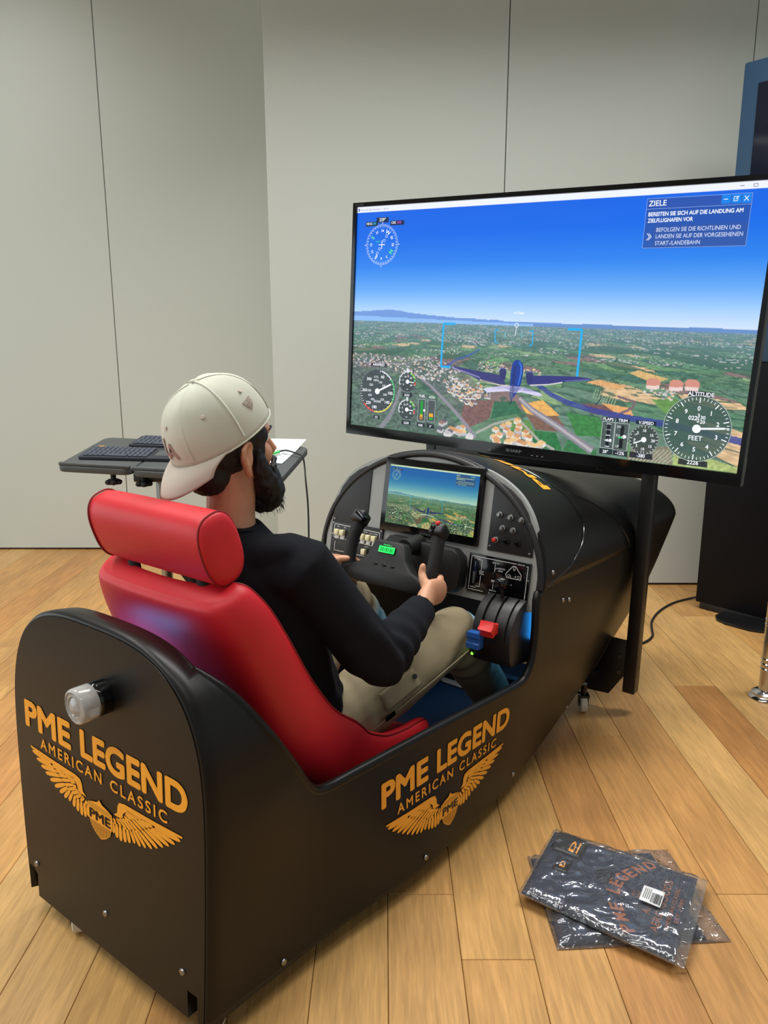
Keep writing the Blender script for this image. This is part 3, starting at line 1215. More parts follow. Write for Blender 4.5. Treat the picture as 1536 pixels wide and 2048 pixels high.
for s_, x0, x1 in (('PME', -.31, -.107), ('LEGEND', -.067, .31)):
    t = cmb()
    v, f = fit_text(s_, x0, x1, 0.0, 1.0, bold=0.040, space=1.02, res=6)
    nb = len(v) // 8
    t.add([crown_map(-a, b, 0.00006 * (i // nb)) for i, (a, b) in enumerate(v)], f)
    t.build('lettering', M['gold'], cockpit, 0)['label'] = 'yellow lettering across the hood'
# ------------------------------------------------------------------ bucket seat
SB = (0, 0.55, 0.13)
seat = cockpit_root('bucket_seat', SB)
tag(seat, 'red vinyl bucket seat with roll headrest inside the black cockpit', 'seat')
path = np.array([(.210, .862, .210, .030, .040), (.216, .850, .232, .045, .055), (.240, .79, .248, .065, .062), (.275, .70, .252, .080, .065), (.335, .575, .252, .088, .068),
                 (.40, .45, .252, .108, .07), (.47, .352, .252, .14, .07), (.56, .288, .252, .125, .07), (.68, .262, .250, .092, .07), (.79, .266, .245, .066, .07),
                 (.865, .272, .235, .05, .065), (.895, .268, .225, .040, .055), (.912, .258, .205, .025, .040)])
tt = np.linspace(0, 1, len(path))
tf = np.linspace(0, 1, 60)
pf = np.stack([np.interp(tf, tt, path[:, i]) for i in range(5)], 1)
for _ in range(3):
    pf[1:-1] = (pf[:-2] + 2 * pf[1:-1] + pf[2:]) / 4


def catmull(pts, n, closed=True):
    P = np.array(pts)
    m = len(P)
    out = []
    for i in range(m if closed else m - 1):
        p0, p1, p2, p3 = P[(i - 1) % m], P[i], P[(i + 1) % m], P[(i + 2) % m]
        if not closed:
            p0 = P[max(i - 1, 0)]
            p3 = P[min(i + 2, m - 1)]
        for k in range(n):
            t = k / n
            out.append(0.5 * ((2 * p1) + (-p0 + p2) * t + (2 * p0 - 5 * p1 + 4 * p2 - p3) * t * t + (-p0 + 3 * p1 - 3 * p2 + p3) * t ** 3))
    return out


def seat_section(w, b, t):
    h = [(0, -0.004), (w * .45, 0.0), (w * .66, b * .25), (w * .78, b * .78), (w * .875, b * 1.0), (w * .965, b * .82), (w * 1.0, b * .25), (w * .96, -t * .45), (w * .80, -t * .95), (w * .4, -t * 1.1)]
    pts = h + [(0, -t * 1.12)] + [(-x, y) for x, y in h[::-1][:-1]]
    return catmull(pts, 3)


def seat_frame(i):
    d = pf[min(i + 1, len(pf) - 1), :2] - pf[max(i - 1, 0), :2]
    d = d / np.hypot(*d)
    nrm = np.array([-d[1], d[0]])
    if nrm[1] + nrm[0] < 0:
        nrm = -nrm
    return pf[i, :2], nrm


rows = []
ridge = {1: [], -1: []}
for i in range(len(pf)):
    c, nrm = seat_frame(i)
    sec = seat_section(*pf[i, 2:])
    rows.append([(p[0], c[0] + nrm[0] * p[1], c[1] + nrm[1] * p[1]) for p in sec])
    w, b, t_ = pf[i, 2:]
    for sd in (1, -1):
        q = (sd * w * .93, b * .965)
        ridge[sd].append((q[0], c[0] + nrm[0] * q[1], c[1] + nrm[1] * q[1]))


def seatmb():
    m = MB()
    m.t = rootM(SB)
    return m


def closed_loft(m, rows):
    m.grid(rows, close_u=True)
    k = len(rows[0])
    n0 = len(m.v) - len(rows) * k
    m.f.append(tuple(range(n0 + k - 1, n0 - 1, -1)))
    m.f.append(tuple(n0 + (len(rows) - 1) * k + j for j in range(k)))


m = seatmb()
closed_loft(m, rows)
m.build('seat_shell', M['red'], seat, 70)
for sd in (1, -1):
    seatmb().tube(ridge[sd][1:-1], 0.0022, 6).build('piping', M['redseam'], seat)
# headrest roll
HC = Vector((0, 0.212, 0.950))


def hr_ring(x, k):
    out = []
    for j in range(36):
        a = 2 * PI * j / 36
        e = 2 / 2.6
        p = 0.050 * math.copysign(abs(math.cos(a)) ** e, math.cos(a)) * k
        q = 0.079 * math.copysign(abs(math.sin(a)) ** e, math.sin(a)) * k
        ca, sa = math.cos(0.32), math.sin(0.32)
        out.append((x, HC.y + p * ca - q * sa, HC.z + p * sa + q * ca))
    return out


m = seatmb()
closed_loft(m, [hr_ring(x, k) for x, k in ((-.202, .55), (-.201, .75), (-.196, .90), (-.185, .965), (-.16, .995), (-.1, 1.0), (.1, 1.0), (.165, 1.0), (.185, .985), (.190, .97), (.194, .93), (.199, .75), (.200, .4))])
m.build('headrest', M['red'], seat, 60)
for x in (-.1885, .1875):
    r = hr_ring(x, 0.99)
    seatmb().tube(r + [r[0]], 0.0022, 6).build('piping', M['redseam'], seat)
for x in (-.12, .12):
    seatmb().tube([(x, .222, .83), (x, .214, .89)], 0.018, 14, flat=.6).build('headrest_post', M['rubber'], seat)
# mounting rail to the cockpit floor
for x in (-.15, .15):
    seatmb().box((x - .02, .50, .130), (x + .02, .84, .196), .003).build('seat_rail', M['blacksteel'], seat)
# ------------------------------------------------------------------ control yoke
YB = (0, 1.12, 0.70)
yoke = cockpit_root('control_yoke', YB)
tag(yoke, 'black two-horn control yoke with green display in front of the instrument panel', 'control yoke')
YC = Vector((-0.005, 1.025, 0.734))
HUB = -0.018                                             # hub sits lower than the horns
YT = math.radians(22)
YM = rootM(YB) @ Matrix.Translation(YC) @ Matrix.Rotation(-YT, 4, 'X')


def ymb():
    m = MB()
    m.t = YM.copy()
    return m


body = [(-.045, .048), (.045, .048), (.056, .040), (.070, .0), (.098, -.030), (.150, -.048), (.158, -.062), (.150, -.080), (.09, -.090), (-.09, -.090), (-.150, -.080), (-.158, -.062), (-.150, -.048), (-.098, -.030), (-.070, .0), (-.056, .040)]
body = [(a, b + HUB) for a, b in body]
ymb().prism(body, -.026, .020, bev=.008).build('yoke_body', M['black2'], yoke)
for sd in (1, -1):
    ymb().tube([(sd * .150, 0, -.088), (sd * .155, 0, -.05), (sd * .157, -.002, -.01), (sd * .155, -.002, .03), (sd * .150, 0, .062)],
               [(.019, .021), (.020, .022), (.019, .021), (.019, .021), (.021, .023)], 16, dome=True, hint=(1, 0, 0)).build('grip', M['rubber'], yoke)
    hd = ymb()
    hd.t = YM @ Matrix.Translation((sd * .148, 0, .083)) @ Matrix.Rotation(-.45, 4, 'X')
    hd.box((-.024, -.026, -.020), (.024, .024, .022), .010, seg=3)
    hd.build('grip_head', M['black2'], yoke)
R0 = YM @ Matrix.Translation((.148, -.016, .104)) @ Matrix.Rotation(.35, 4, 'X')
m = MB()
m.lathe([(.0075, 0), (.0075, .006), (.005, .009), (.001, .010)], 16, R0)
m.build('trigger_button', M['redplastic'], yoke)['label'] = 'red button'
m = MB()
m.box((-.006, -.004, -.012), (.006, .008, .010), .002)
m.v = [tuple(YM @ Matrix.Translation((.140, -.028, .088)) @ Vector(p)) for p in m.v]
m.build('rocker', M['gloss'], yoke)
m = MB()
m.box((-.022, -.012, -.010), (.022, .018, .012), .008)
m.v = [tuple(YM @ Matrix.Translation((-.132, -.022, .086)) @ Matrix.Rotation(.5, 4, 'Y') @ Vector(p)) for p in m.v]
m.build('thumb_switch', M['gloss'], yoke)
ymb().box((-.032, -.0285, .008 + HUB), (.032, -.0255, .030 + HUB), .001).build('display_bezel', M['gloss'], yoke)
M['lcd'] = emat('green_display', rgb(20, 225, 90), 1.0)
ymb().box((-.029, -.0295, .0095 + HUB), (.029, -.0283, .0285 + HUB), .0005).build('display', M['lcd'], yoke)
v, f = fit_text('00:00:00', -.024, .024, .013 + HUB, .025 + HUB, bold=.01)
ymb().add([(a, -.0298, b) for a, b in v], f).build('display_digits', M['inkblack'], yoke, 0)
v, f = fit_text('MODE 1', -.016, .014, .0315 + HUB, .0355 + HUB)
ymb().add([(a, -.0266, b) for a, b in v], f).build('display_label', M['lcd'], yoke, 0)
for x in (-.032, 0, .032):
    ymb().box((x - .008, -.029, -.030 + HUB), (x + .008, -.025, -.024 + HUB), .002).build('mode_button', M['gloss'], yoke)
m = MB()
m.t = rootM(YB)
m.cyl((YC.x, YC.y + .010, YC.z - .005), (YC.x + .004, 1.150, .735), .011)
m.build('shaft', M['steel'], yoke)
m = MB()
m.t = rootM(YB)
m.cyl((YC.x + .004, 1.085, .732), (YC.x + .004, 1.160, .735), .028, 24)
m.build('shaft_collar', M['black2'], yoke)

# ------------------------------------------------------------------ throttle quadrant
TB = (0.325, 1.10, 0.45)
thr = cockpit_root('throttle_quadrant', TB)
tag(thr, 'black throttle quadrant with blue and red lever knobs beside the right knee', 'throttle')


def tmb():
    m = MB()
    m.t = rootM(TB)
    return m


X0, X1 = .262, .388
prof = [(1.165, .438), (1.065, .452), (1.055, .475)]
cx, cz, rr = 1.150, .520, .098
for k in range(0, 15):
    a = PI - (PI * 0.50) * k / 14
    prof.append((cx + rr * math.cos(a), cz + rr * 1.12 * math.sin(a)))
prof[-1] = (1.146, cz + rr * 1.12)
prof += [(1.146, .594), (1.215, .594), (1.215, .46)]      # tucked in front of and under the panel
bm_rows = [[(x, s, z) for s, z in prof] for x in (X0, X1)]
m = tmb()
P = [(s, z) for s, z in prof]
m.prism(P, X0, X1, Matrix(((0, 1, 0, 0), (1, 0, 0, 0), (0, 0, 1, 0), (0, 0, 0, 1))), bev=.004)
m.build('housing', M['black2'], thr)
# lever slots follow the curved face
slot_x = (.292, .332, .370)
for x in slot_x:
    pts = []
    for k in range(0, 19):
        a = PI - 0.10 - (PI * 0.42) * k / 18
        pts.append((x, cx + (rr + .0012) * math.cos(a), cz + (rr + .0012) * 1.12 * math.sin(a)))
    tmb().tube(pts, [(.0012, .006)] * len(pts), 8).build('lever_slot', M['gloss'], thr)


def lever(x, ang, mat_, dark=False):
    d = Vector((0, math.cos(ang), math.sin(ang) * 1.12))
    base = Vector((x, cx, cz))
    tmb().box((-.004, -.004, -.015), (.004, .004, .03), .001)
    m = tmb()
    m.tube([tuple(base + d * (rr - .01)), tuple(base + d * (rr + .030))], [(.006, .004), (.006, .004)], 10)
    l = m.build('lever', M['black2'], thr)
    m = tmb()
    dn = d.normalized()
    up = Vector((0, -dn.z, dn.y))
    T = Matrix(((1, dn.x, up.x, 0), (0, dn.y, up.y, 0), (0, dn.z, up.z, 0), (0, 0, 0, 1)))
    m.t = m.t @ Matrix.Translation(base + d * (rr + .036)) @ T
    if mat_ is M['blueplastic']:
        pr = [(-.014, -.024), (.014, -.024), (.014, -.010), (.009, -.006), (.009, .004), (.014, .008), (.014, .022), (-.014, .022)]
        m.prism(pr, -.021, .021, Matrix(((0, 1, 0, 0), (1, 0, 0, 0), (0, 0, 1, 0), (0, 0, 0, 1))), bev=.002)
    elif mat_ is M['redplastic']:
        n = 10
        pr = [((.024 if k % 2 == 0 else .0165) * math.cos(2 * PI * k / n), (.024 if k % 2 == 0 else .0165) * math.sin(2 * PI * k / n)) for k in range(n)]
        m.prism([(b, a) for a, b in pr], -.022, .022, Matrix(((0, 1, 0, 0), (1, 0, 0, 0), (0, 0, 1, 0), (0, 0, 0, 1))), bev=.002)
    else:
        m.ellipsoid((0, 0.004, 0), (.022, .018, .018))
        m.box((-.020, -.012, -.012), (.020, .010, .012), .006)
    m.build('lever_knob', mat_, l)


lever(.296, 3.08, M['blueplastic'])
lever(.334, 2.80, M['redplastic'])
lever(.312, 1.72, M['gloss'])
for x in slot_x:
    m = tmb()
    for a, b in (((x - .012, .470), (x - .012, .512)), ((x - .012, .512), (x + .012, .512)), ((x + .012, .512), (x + .012, .470)), ((x + .012, .470), (x - .012, .470))):
        m.tube([(a[0], 1.0530 + (.525 - a[1]) * .16, a[1]), (b[0], 1.0530 + (.525 - b[1]) * .16, b[1])], .0008, 4)
    m.build('button_outline', M['darkgrey'], thr)
M['greenled'] = emat('green_led', rgb(120, 255, 60), 3.0)
tmb().ellipsoid((.262, 1.060, .466), (.004, .004, .004)).build('status_led', M['greenled'], thr)
# ------------------------------------------------------------------ picture shown on both screens (flat print, drawn in code)
SW, SH = 1.55, 1.55 * 9 / 16


def vnoise(x, y, seed=0):
    """smooth value noise on arrays"""
    xi = np.floor(x).astype(np.int64)
    yi = np.floor(y).astype(np.int64)
    fx = x - xi
    fy = y - yi

    def h(a, b):
        n = (a * 374761393 + b * 668265263 + seed * 982451653) & 0xFFFFFFFF
        n = ((n ^ (n >> 13)) * 1274126177) & 0xFFFFFFFF
        return ((n ^ (n >> 16)) & 0xFFFF) / 65535.0
    sx = fx * fx * (3 - 2 * fx)
    sy = fy * fy * (3 - 2 * fy)
    a = h(xi, yi) * (1 - sx) + h(xi + 1, yi) * sx
    b = h(xi, yi + 1) * (1 - sx) + h(xi + 1, yi + 1) * sx
    return a * (1 - sy) + b * sy


def hash2(a, b, seed):
    n = (a * 374761393 + b * 668265263 + seed * 982451653) & 0xFFFFFFFF
    n = ((n ^ (n >> 13)) * 1274126177) & 0xFFFFFFFF
    return ((n ^ (n >> 16)) & 0xFFFF) / 65535.0


def draw_scene(w, h):
    u, v = np.meshgrid((np.arange(w)) / (w - 1.0), (np.arange(h)) / (h - 1.0))
    img = np.zeros((h, w, 3))
    # sky
    ks = [0.0, .12, .25, .36, .44, .50]
    sky = np.array([(22, 98, 222), (20, 104, 226), (46, 128, 232), (104, 168, 240), (166, 204, 246), (206, 222, 244)])
    for c in range(3):
        img[..., c] = np.interp(v + 0.02 * (u - .5), ks, sky[:, c])
    # far hills and water
    ridge = np.interp(u, [0, .05, .11, .17, .25, .35, .5, .65, .8, .9, 1], [.466, .459, .451, .462, .475, .482, .489, .4905, .493, .490, .494]) + .004 * (vnoise(u * 40, u * 0, 3) - .5)
    hill = (v > ridge) & (v < .52)
    img[hill] = (112, 152, 216)
    wat = (v > np.interp(u, [0, .25, .5, .62], [.482, .490, .497, .505])) & (v < .52) & (u < .62)
    img[wat] = (140, 184, 236)
    hill2 = (v > .496 - .006 * vnoise(u * 9, u * 0, 5)) & (v < .52) & (u > .52)
    img[hill2] = (104, 142, 196)
    # ground in perspective
    hor = .505
    g = v > hor
    d = 1.0 / np.maximum(v - .475, .012)
    gx = (u - .48) * d
    gy = d
    # warped voronoi fields
    wx = gx * 2.6 + .5 * vnoise(gx * 1.7, gy * .8, 8)
    wy = gy * 1.15 + .5 * vnoise(gx * 1.3, gy * .7, 9)
    rx = wx * .86 - wy * .5
    ry = (wx * .5 + wy * .86) * 1.6
    best = np.full(u.shape, 9.0)
    sec = np.full(u.shape, 9.0)
    cid = np.zeros(u.shape)
    bx = np.floor(rx).astype(np.int64)
    by = np.floor(ry).astype(np.int64)
    for i in (-1, 0, 1):
        for j in (-1, 0, 1):
            cx_ = bx + i
            cy_ = by + j
            px = cx_ + .15 + .7 * hash2(cx_, cy_, 1)
            py = cy_ + .15 + .7 * hash2(cx_, cy_, 2)
            dd = np.abs(px - rx) + np.abs(py - ry)
            cc = hash2(cx_, cy_, 3)
            m = dd < best
            sec = np.where(m, best, np.minimum(sec, dd))
            cid = np.where(m, cc, cid)
            best = np.where(m, dd, best)
    pal = np.array([(70, 106, 86), (82, 122, 90), (62, 100, 86), (98, 138, 94), (74, 112, 84), (88, 118, 98), (206, 170, 126), (122, 98, 96), (64, 96, 82), (122, 150, 104), (94, 130, 96), (78, 120, 84), (70, 110, 84), (86, 120, 92)], float)
    idx = np.minimum((cid * len(pal)).astype(int), len(pal) - 1)
    ground = pal[idx]
    edge = np.clip((sec - best) / .10, 0, 1)[..., None]
    ground = ground * edge + np.array((50, 78, 60)) * (1 - edge)
    tn = vnoise(gx * 14, gy * 9, 21)
    ground *= (0.86 + .28 * vnoise(gx * 30, gy * 22, 22))[..., None]
    wood = ((vnoise(gx * 2.0, gy * .55, 31) > .60) & (v < .66)) | ((tn > .72) & (v < .9))
    ground[wood] = ground[wood] * .3 + np.array((44, 78, 62)) * .7
    far = np.clip((.66 - v) / .155, 0, 1)[..., None]
    sp = vnoise(gx * 24, gy * 14, 41)
    towns = (sp > .74) & (vnoise(gx * 1.3, gy * .5, 42) > .48) & (v < .63)
    ground[towns] = (186, 178, 178)
    ground = ground * (1 - .66 * far ** 1.2) + np.array((112, 142, 164)) * (.66 * far ** 1.2)
    ground = (ground * 1.10) * .86 + np.array((128, 146, 160)) * .14
    img[g] = ground[g]

    def poly(pts, col, a=1.0, tex=0.0):
        p = np.array(pts)
        x0, y0 = p.min(0)
        x1, y1 = p.max(0)
        i0, i1 = max(0, int(y0 * (h - 1))), min(h, int(y1 * (h - 1)) + 2)
        j0, j1 = max(0, int(x0 * (w - 1))), min(w, int(x1 * (w - 1)) + 2)
        if i1 <= i0 or j1 <= j0:
            return
        U = u[i0:i1, j0:j1]
        V = v[i0:i1, j0:j1]
        ins = np.zeros(U.shape, bool)
        n = len(p)
        for k in range(n):
            ax, ay = p[k]
            bx_, by_ = p[(k + 1) % n]
            if ay == by_:
                continue
            c = ((ay > V) != (by_ > V)) & (U < (bx_ - ax) * (V - ay) / (by_ - ay) + ax)
            ins ^= c
        sub = img[i0:i1, j0:j1]
        cc = np.array(col, float)
        if tex:
            cc = cc * (1 - tex + 2 * tex * vnoise(U * 160, V * 130, 77))[..., None]
            sub[ins] = sub[ins] * (1 - a) + cc[ins] * a
        else:
            sub[ins] = sub[ins] * (1 - a) + cc * a

    def road(pts, wid, col, a=1.0):
        P = np.array(pts, float)
        for k in range(len(P) - 1):
            t = P[k + 1] - P[k]
            t = t / (np.hypot(t[0] * 1.78, t[1]) + 1e-9)
            n = np.array([-t[1] / 1.78, t[0] * 1.78])
            w0 = wid * max(.25, (P[k, 1] - .48) * 2.2)
            w1 = wid * max(.25, (P[k + 1, 1] - .48) * 2.2)
            poly([P[k] - n * w0 / 2, P[k + 1] - n * w1 / 2, P[k + 1] + n * w1 / 2, P[k] + n * w0 / 2], col, a)

    # built-up ground on the left and the large fields in front
    poly([(0, .655), (.14, .655), (.27, .655), (.34, .69), (.41, .80), (.40, .86), (.33, .90), (.22, .76), (.10, .74), (0, .80)], (104, 104, 110), .55, .25)
    poly([(0, .74), (.15, .76), (.30, .86), (.36, 1), (0, 1)], (88, 100, 100), .6, .35)
    poly([(.355, .83), (.435, .82), (.425, .90), (.37, .95), (.345, .90)], (122, 94, 92), 1, .10)
    poly([(.435, .825), (.49, .815), (.51, .86), (.43, .90)], (56, 108, 82), 1, .10)
    poly([(.505, .825), (.56, .80), (.605, .855), (.57, .875), (.52, .86)], (222, 170, 96), 1, .08)
    poly([(.52, .865), (.60, .86), (.63, .92), (.55, .925)], (124, 96, 84), 1, .10)
    poly([(.62, .84), (.70, .85), (.72, .92), (.65, .93)], (64, 128, 72), 1, .10)
    poly([(.655, .80), (.735, .795), (.745, .84), (.68, .835)], (116, 84, 84), 1, .08)
    poly([(.70, .79), (.765, .80), (.775, .83), (.735, .825)], (224, 166, 108), 1, .06)
    poly([(.69, .70), (.755, .72), (.73, .735), (.66, .715)], (214, 166, 112), 1, .06)
    poly([(.775, .655), (.84, .68), (.81, .70), (.755, .668)], (212, 176, 118), 1, .06)
    poly([(.52, .93), (.60, .93), (.62, 1), (.54, 1)], (52, 118, 72), 1, .10)
    poly([(.63, .95), (.70, .98), (.70, 1), (.62, 1)], (60, 120, 76), 1, .10)
    poly([(.46, .90), (.53, .89), (.55, .95), (.49, .96)], (100, 142, 78), 1, .10)
    poly([(.81, .76), (.86, .75), (.90, .80), (.84, .81)], (104, 148, 84), 1, .10)
    poly([(.78, .95), (.86, .93), (.87, 1), (.77, 1)], (132, 128, 108), 1, .06)
    for k in range(11):
        road([(.775 + .008 * k, 1.0), (.795 + .009 * k, .945)], .004, (186, 186, 168), .8)
    poly([(.87, .94), (.95, .96), (1, .98), (1, 1), (.87, 1)], (170, 186, 120), 1, .12)
    for k in range(9):
        road([(.685 + .006 * k, .735 + .004 * k), (.680 + .006 * k, .775 + .003 * k)], .004, (190, 200, 160), .8)
    # roads and railway
    rc = (142, 138, 150)
    road([(.19, .72), (.25, .78), (.31, .86), (.35, .92), (.39, .99)], .018, rc)
    road([(.0, .70), (.16, .695), (.25, .66), (.31, .60), (.33, .56)], .010, rc)
    road([(.10, 1.0), (.13, .94), (.15, .86), (.16, .80)], .022, rc, .8)
    road([(.36, .76), (.38, .70), (.42, .62), (.45, .57)], .008, (150, 150, 150))
    road([(.50, .80), (.535, .845), (.60, .90), (.69, .985)], .030, (134, 130, 142))
    road([(.50, .80), (.535, .845), (.60, .90), (.69, .985)], .012, (176, 172, 176))
    road([(.39, .97), (.44, .92), (.50, .885), (.56, .97), (.60, 1.0)], .010, (168, 168, 160))
    road([(.44, .99), (.47, .955), (.53, .95), (.55, 1)], .012, (160, 158, 168))
    road([(.735, .76), (.775, .775), (.77, .80), (.74, .83), (.72, .84)], .014, (120, 102, 108))
    road([(.86, .68), (.85, .71), (.835, .735)], .012, (176, 172, 176))
    # flight path shadow ribbons
    road([(.295, .69), (.32, .66), (.36, .635), (.385, .61)], .022, (62, 92, 176), .75)
    road([(.54, .735), (.58, .775), (.62, .80), (.68, .822), (.76, .838), (.86, .85), (1.0, .885)], .030, (54, 66, 150), .78)
    # houses: light wall with darker roof
    hr = random.Random(3)

    def house(x, y, k, roofs):
        s = k * max(.2, (y - .47) * 2.4)
        hw, hh = .0050 * s, .0066 * s
        r = hr.choice(roofs)
        wl = hr.choice([(214, 212, 210), (186, 184, 190), (226, 220, 208)])
        poly([(x - hw, y), (x + hw * .3, y + hh * .5), (x + hw, y - hh * .2), (x + hw, y + hh * .9), (x + hw * .3, y + hh * 1.5), (x - hw, y + hh * .9)], wl)
        poly([(x - hw * 1.1, y), (x - hw * .2, y - hh), (x + hw * 1.1, y - hh * .4), (x + hw * .3, y + hh * .55)], r)
    grey = [(112, 112, 128), (132, 128, 138), (186, 182, 184), (150, 120, 110), (206, 204, 206), (96, 98, 112)]
    tan_ = [(206, 154, 108), (220, 170, 120), (196, 142, 100), (226, 190, 140)]
    for zone, n, k, rf in (([(0, .655), (.26, .65), (.34, .70), (.30, .76), (.20, .75), (.10, .70), (0, .72)], 270, 1.0, grey + [(196, 132, 108)]),
                           ([(.30, .74), (.38, .74), (.43, .80), (.37, .85), (.30, .80)], 110, 1.2, grey + grey + tan_),
                           ([(.38, .66), (.46, .66), (.47, .70), (.40, .70)], 60, .8, tan_ + grey),
                           ([(.27, .60), (.34, .60), (.34, .63), (.27, .64)], 36, .8, grey),
                           ([(.43, .955), (.50, .89), (.53, .92), (.58, .985), (.57, 1), (.44, 1)], 30, 1.7, tan_),
                           ([(.29, .93), (.36, .95), (.38, 1), (.28, 1)], 14, 1.7, tan_ + grey),
                           ([(.80, .71), (.86, .72), (.86, .76), (.79, .74)], 22, 1.0, grey + tan_),
                           ([(.50, .67), (.55, .68), (.56, .70), (.50, .70)], 18, .8, tan_)):
        zp = np.array(zone)
        pts = []
        while len(pts) < n:
            x = hr.uniform(zp[:, 0].min(), zp[:, 0].max())
            y = hr.uniform(zp[:, 1].min(), zp[:, 1].max())
            ins = False
            for q in range(len(zp)):
                ax, ay = zp[q]
                bx_, by_ = zp[(q + 1) % len(zp)]
                if (ay > y) != (by_ > y) and x < (bx_ - ax) * (y - ay) / (by_ - ay) + ax:
                    ins = not ins
            if ins:
                pts.append((x, y))
        for x, y in sorted(pts, key=lambda q: q[1]):
            house(x, y, k, rf)
    for x, y in ((.808, .705), (.856, .705), (.888, .70)):
        poly([(x - .014, y - .014), (x - .008, y - .024), (x + .008, y - .024), (x + .016, y - .012), (x + .014, y + .016), (x - .012, y + .018)], (206, 142, 126))
        poly([(x - .014, y + .004), (x + .015, y + .002), (x + .014, y + .016), (x - .012, y + .018)], (228, 206, 200))
    # darkened instrument faces
    asp = SW / SH

    def disc(cu, cv, r, col, a):
        m = ((u - cu) * SW) ** 2 + ((v - cv) * SH) ** 2 < r * r
        img[m] = img[m] * (1 - a) + np.array(col) * a

    def rect(u0, v0, u1, v1, col, a):
        m = (u >= u0) & (u <= u1) & (v >= v0) & (v <= v1)
        img[m] = img[m] * (1 - a) + np.array(col) * a
    disc(.086, .829, .091, (62, 70, 76), .82)
    disc(.181, .772, .043, (58, 66, 72), .80)
    disc(.183, .900, .043, (58, 66, 72), .80)
    disc(.909, .854, .107, (66, 90, 84), .84)
    disc(.803, .916, .050, (60, 68, 66), .82)
    for r in ((.218, .846, .239, .946), (.247, .846, .269, .944), (.708, .862, .736, .965), (.738, .862, .768, .968)):
        rect(*r, (72, 78, 84), .75)
    for r in ((.062, .697, .112, .714), (.163, .716, .200, .731), (.076, .942, .096, .960), (.167, .824, .196, .842), (.168, .952, .197, .970), (.216, .953, .240, .974), (.247, .953, .269, .974),
              (.884, .718, .934, .738), (.880, .972, .940, .992), (.775, .969, .826, .990), (.706, .969, .736, .990), (.738, .969, .770, .990), (.706, .842, .735, .860), (.738, .842, .768, .860), (.782, .842, .826, .860),
              (.062, .048, .100, .070), (.028, .066, .066, .084), (.106, .066, .148, .084)):
        rect(*r, (30, 34, 46), .85)
    rect(.753, .037, .955, .209, (44, 70, 140), .62)
    rect(.753, .037, .955, .073, (48, 84, 170), .55)
    rect(.773, .131, .955, .209, (60, 84, 150), .35)
    for x in (.907, .926, .945):
        rect(x - .0085, .038, x + .0085, .068, (20, 130, 230), .95)
    rect(0, 0, 1, .024, (232, 236, 250), 1)
    return img


GW, GH = 640, 360
_img = draw_scene(GW, GH)
_c = np.clip(_img / 255.0, 0, 1)
_lin = np.where(_c <= .04045, _c / 12.92, ((_c + .055) / 1.055) ** 2.4)


def screen_mesh(w, h, step=1):
    col = _lin[::step, ::step]
    gh, gw = col.shape[:2]
    X, Z = np.meshgrid(np.linspace(-w / 2, w / 2, gw), np.linspace(h / 2, -h / 2, gh))
    v = np.stack([X, np.zeros_like(X), Z], -1).reshape(-1, 3)
    i = np.arange(gh * gw).reshape(gh, gw)
    f = np.stack([i[:-1, :-1], i[1:, :-1], i[1:, 1:], i[:-1, 1:]], -1).reshape(-1, 4)
    me = bpy.data.meshes.new('screen')
    me.vertices.add(len(v))
    me.vertices.foreach_set('co', v.ravel())
    me.loops.add(f.size)
    me.loops.foreach_set('vertex_index', f.ravel().astype(np.int32))
    me.polygons.add(len(f))
    me.polygons.foreach_set('loop_start', np.arange(0, f.size, 4, dtype=np.int32))
    me.polygons.foreach_set('loop_total', np.full(len(f), 4, np.int32))
    me.update(calc_edges=True)
    at = me.color_attributes.new('Col', 'FLOAT_COLOR', 'POINT')
    arr = np.ones((len(v), 4), np.float32)
    arr[:, :3] = col.reshape(-1, 3)
    at.data.foreach_set('color', arr.ravel())
    return me


# vector graphics over the picture: gauges, aircraft, captions
G = MB()
LAYER = [0.0010]


def P3(u, v):
    return ((u - .5) * SW, -LAYER[0], (.5 - v) * SH)


def gpoly(pts, col):
    G.add([P3(*p) for p in pts], [tuple(range(len(pts)))], rgb(*col))


def gline(pts, wid, col):
    """wid in metres on the screen"""
    Q = [((u - .5) * SW, (.5 - v) * SH) for u, v in pts]
    for a, b in zip(Q[:-1], Q[1:]):
        dx, dz = b[0] - a[0], b[1] - a[1]
        L = math.hypot(dx, dz)
        if L < 1e-7:
            continue
        nx, nz = -dz / L * wid / 2, dx / L * wid / 2
        G.add([(a[0] + nx, -LAYER[0], a[1] + nz), (b[0] + nx, -LAYER[0], b[1] + nz), (b[0] - nx, -LAYER[0], b[1] - nz), (a[0] - nx, -LAYER[0], a[1] - nz)], [(0, 1, 2, 3)], rgb(*col))


def gtext(s, u, v, hgt, col, align=0.0, bold=0.0, width=None, ang=0.0):
    """u,v of the baseline start (or centre/right by align); hgt = cap height in metres; width in u"""
    vv, f = bold2d(s, bold)
    a = np.array(vv)
    lo, hi = a.min(0), a.max(0)
    k = hgt / max(hi[1] - lo[1], 1e-6)
    kx = k if width is None else width * SW / (hi[0] - lo[0])
    w = (hi[0] - lo[0]) * kx
    x = (a[:, 0] - lo[0]) * kx - w * align
    z = (a[:, 1] - lo[1]) * k
    if ang:
        z = z - hgt / 2
        x, z = x * math.cos(ang) - z * math.sin(ang), x * math.sin(ang) + z * math.cos(ang)
    x0, z0 = (u - .5) * SW, (.5 - v) * SH
    G.add([(x0 + p, -LAYER[0], z0 + q) for p, q in zip(x, z)], f, rgb(*col))


def gcirc(cu, cv, r, wid, col, a0=0, a1=360, n=72):
    pts = []
    for k in range(n + 1):
        a = math.radians(a0 + (a1 - a0) * k / n)
        pts.append((cu + r * math.sin(a) / SW, cv - r * math.cos(a) / SH))
    gline(pts, wid, col)


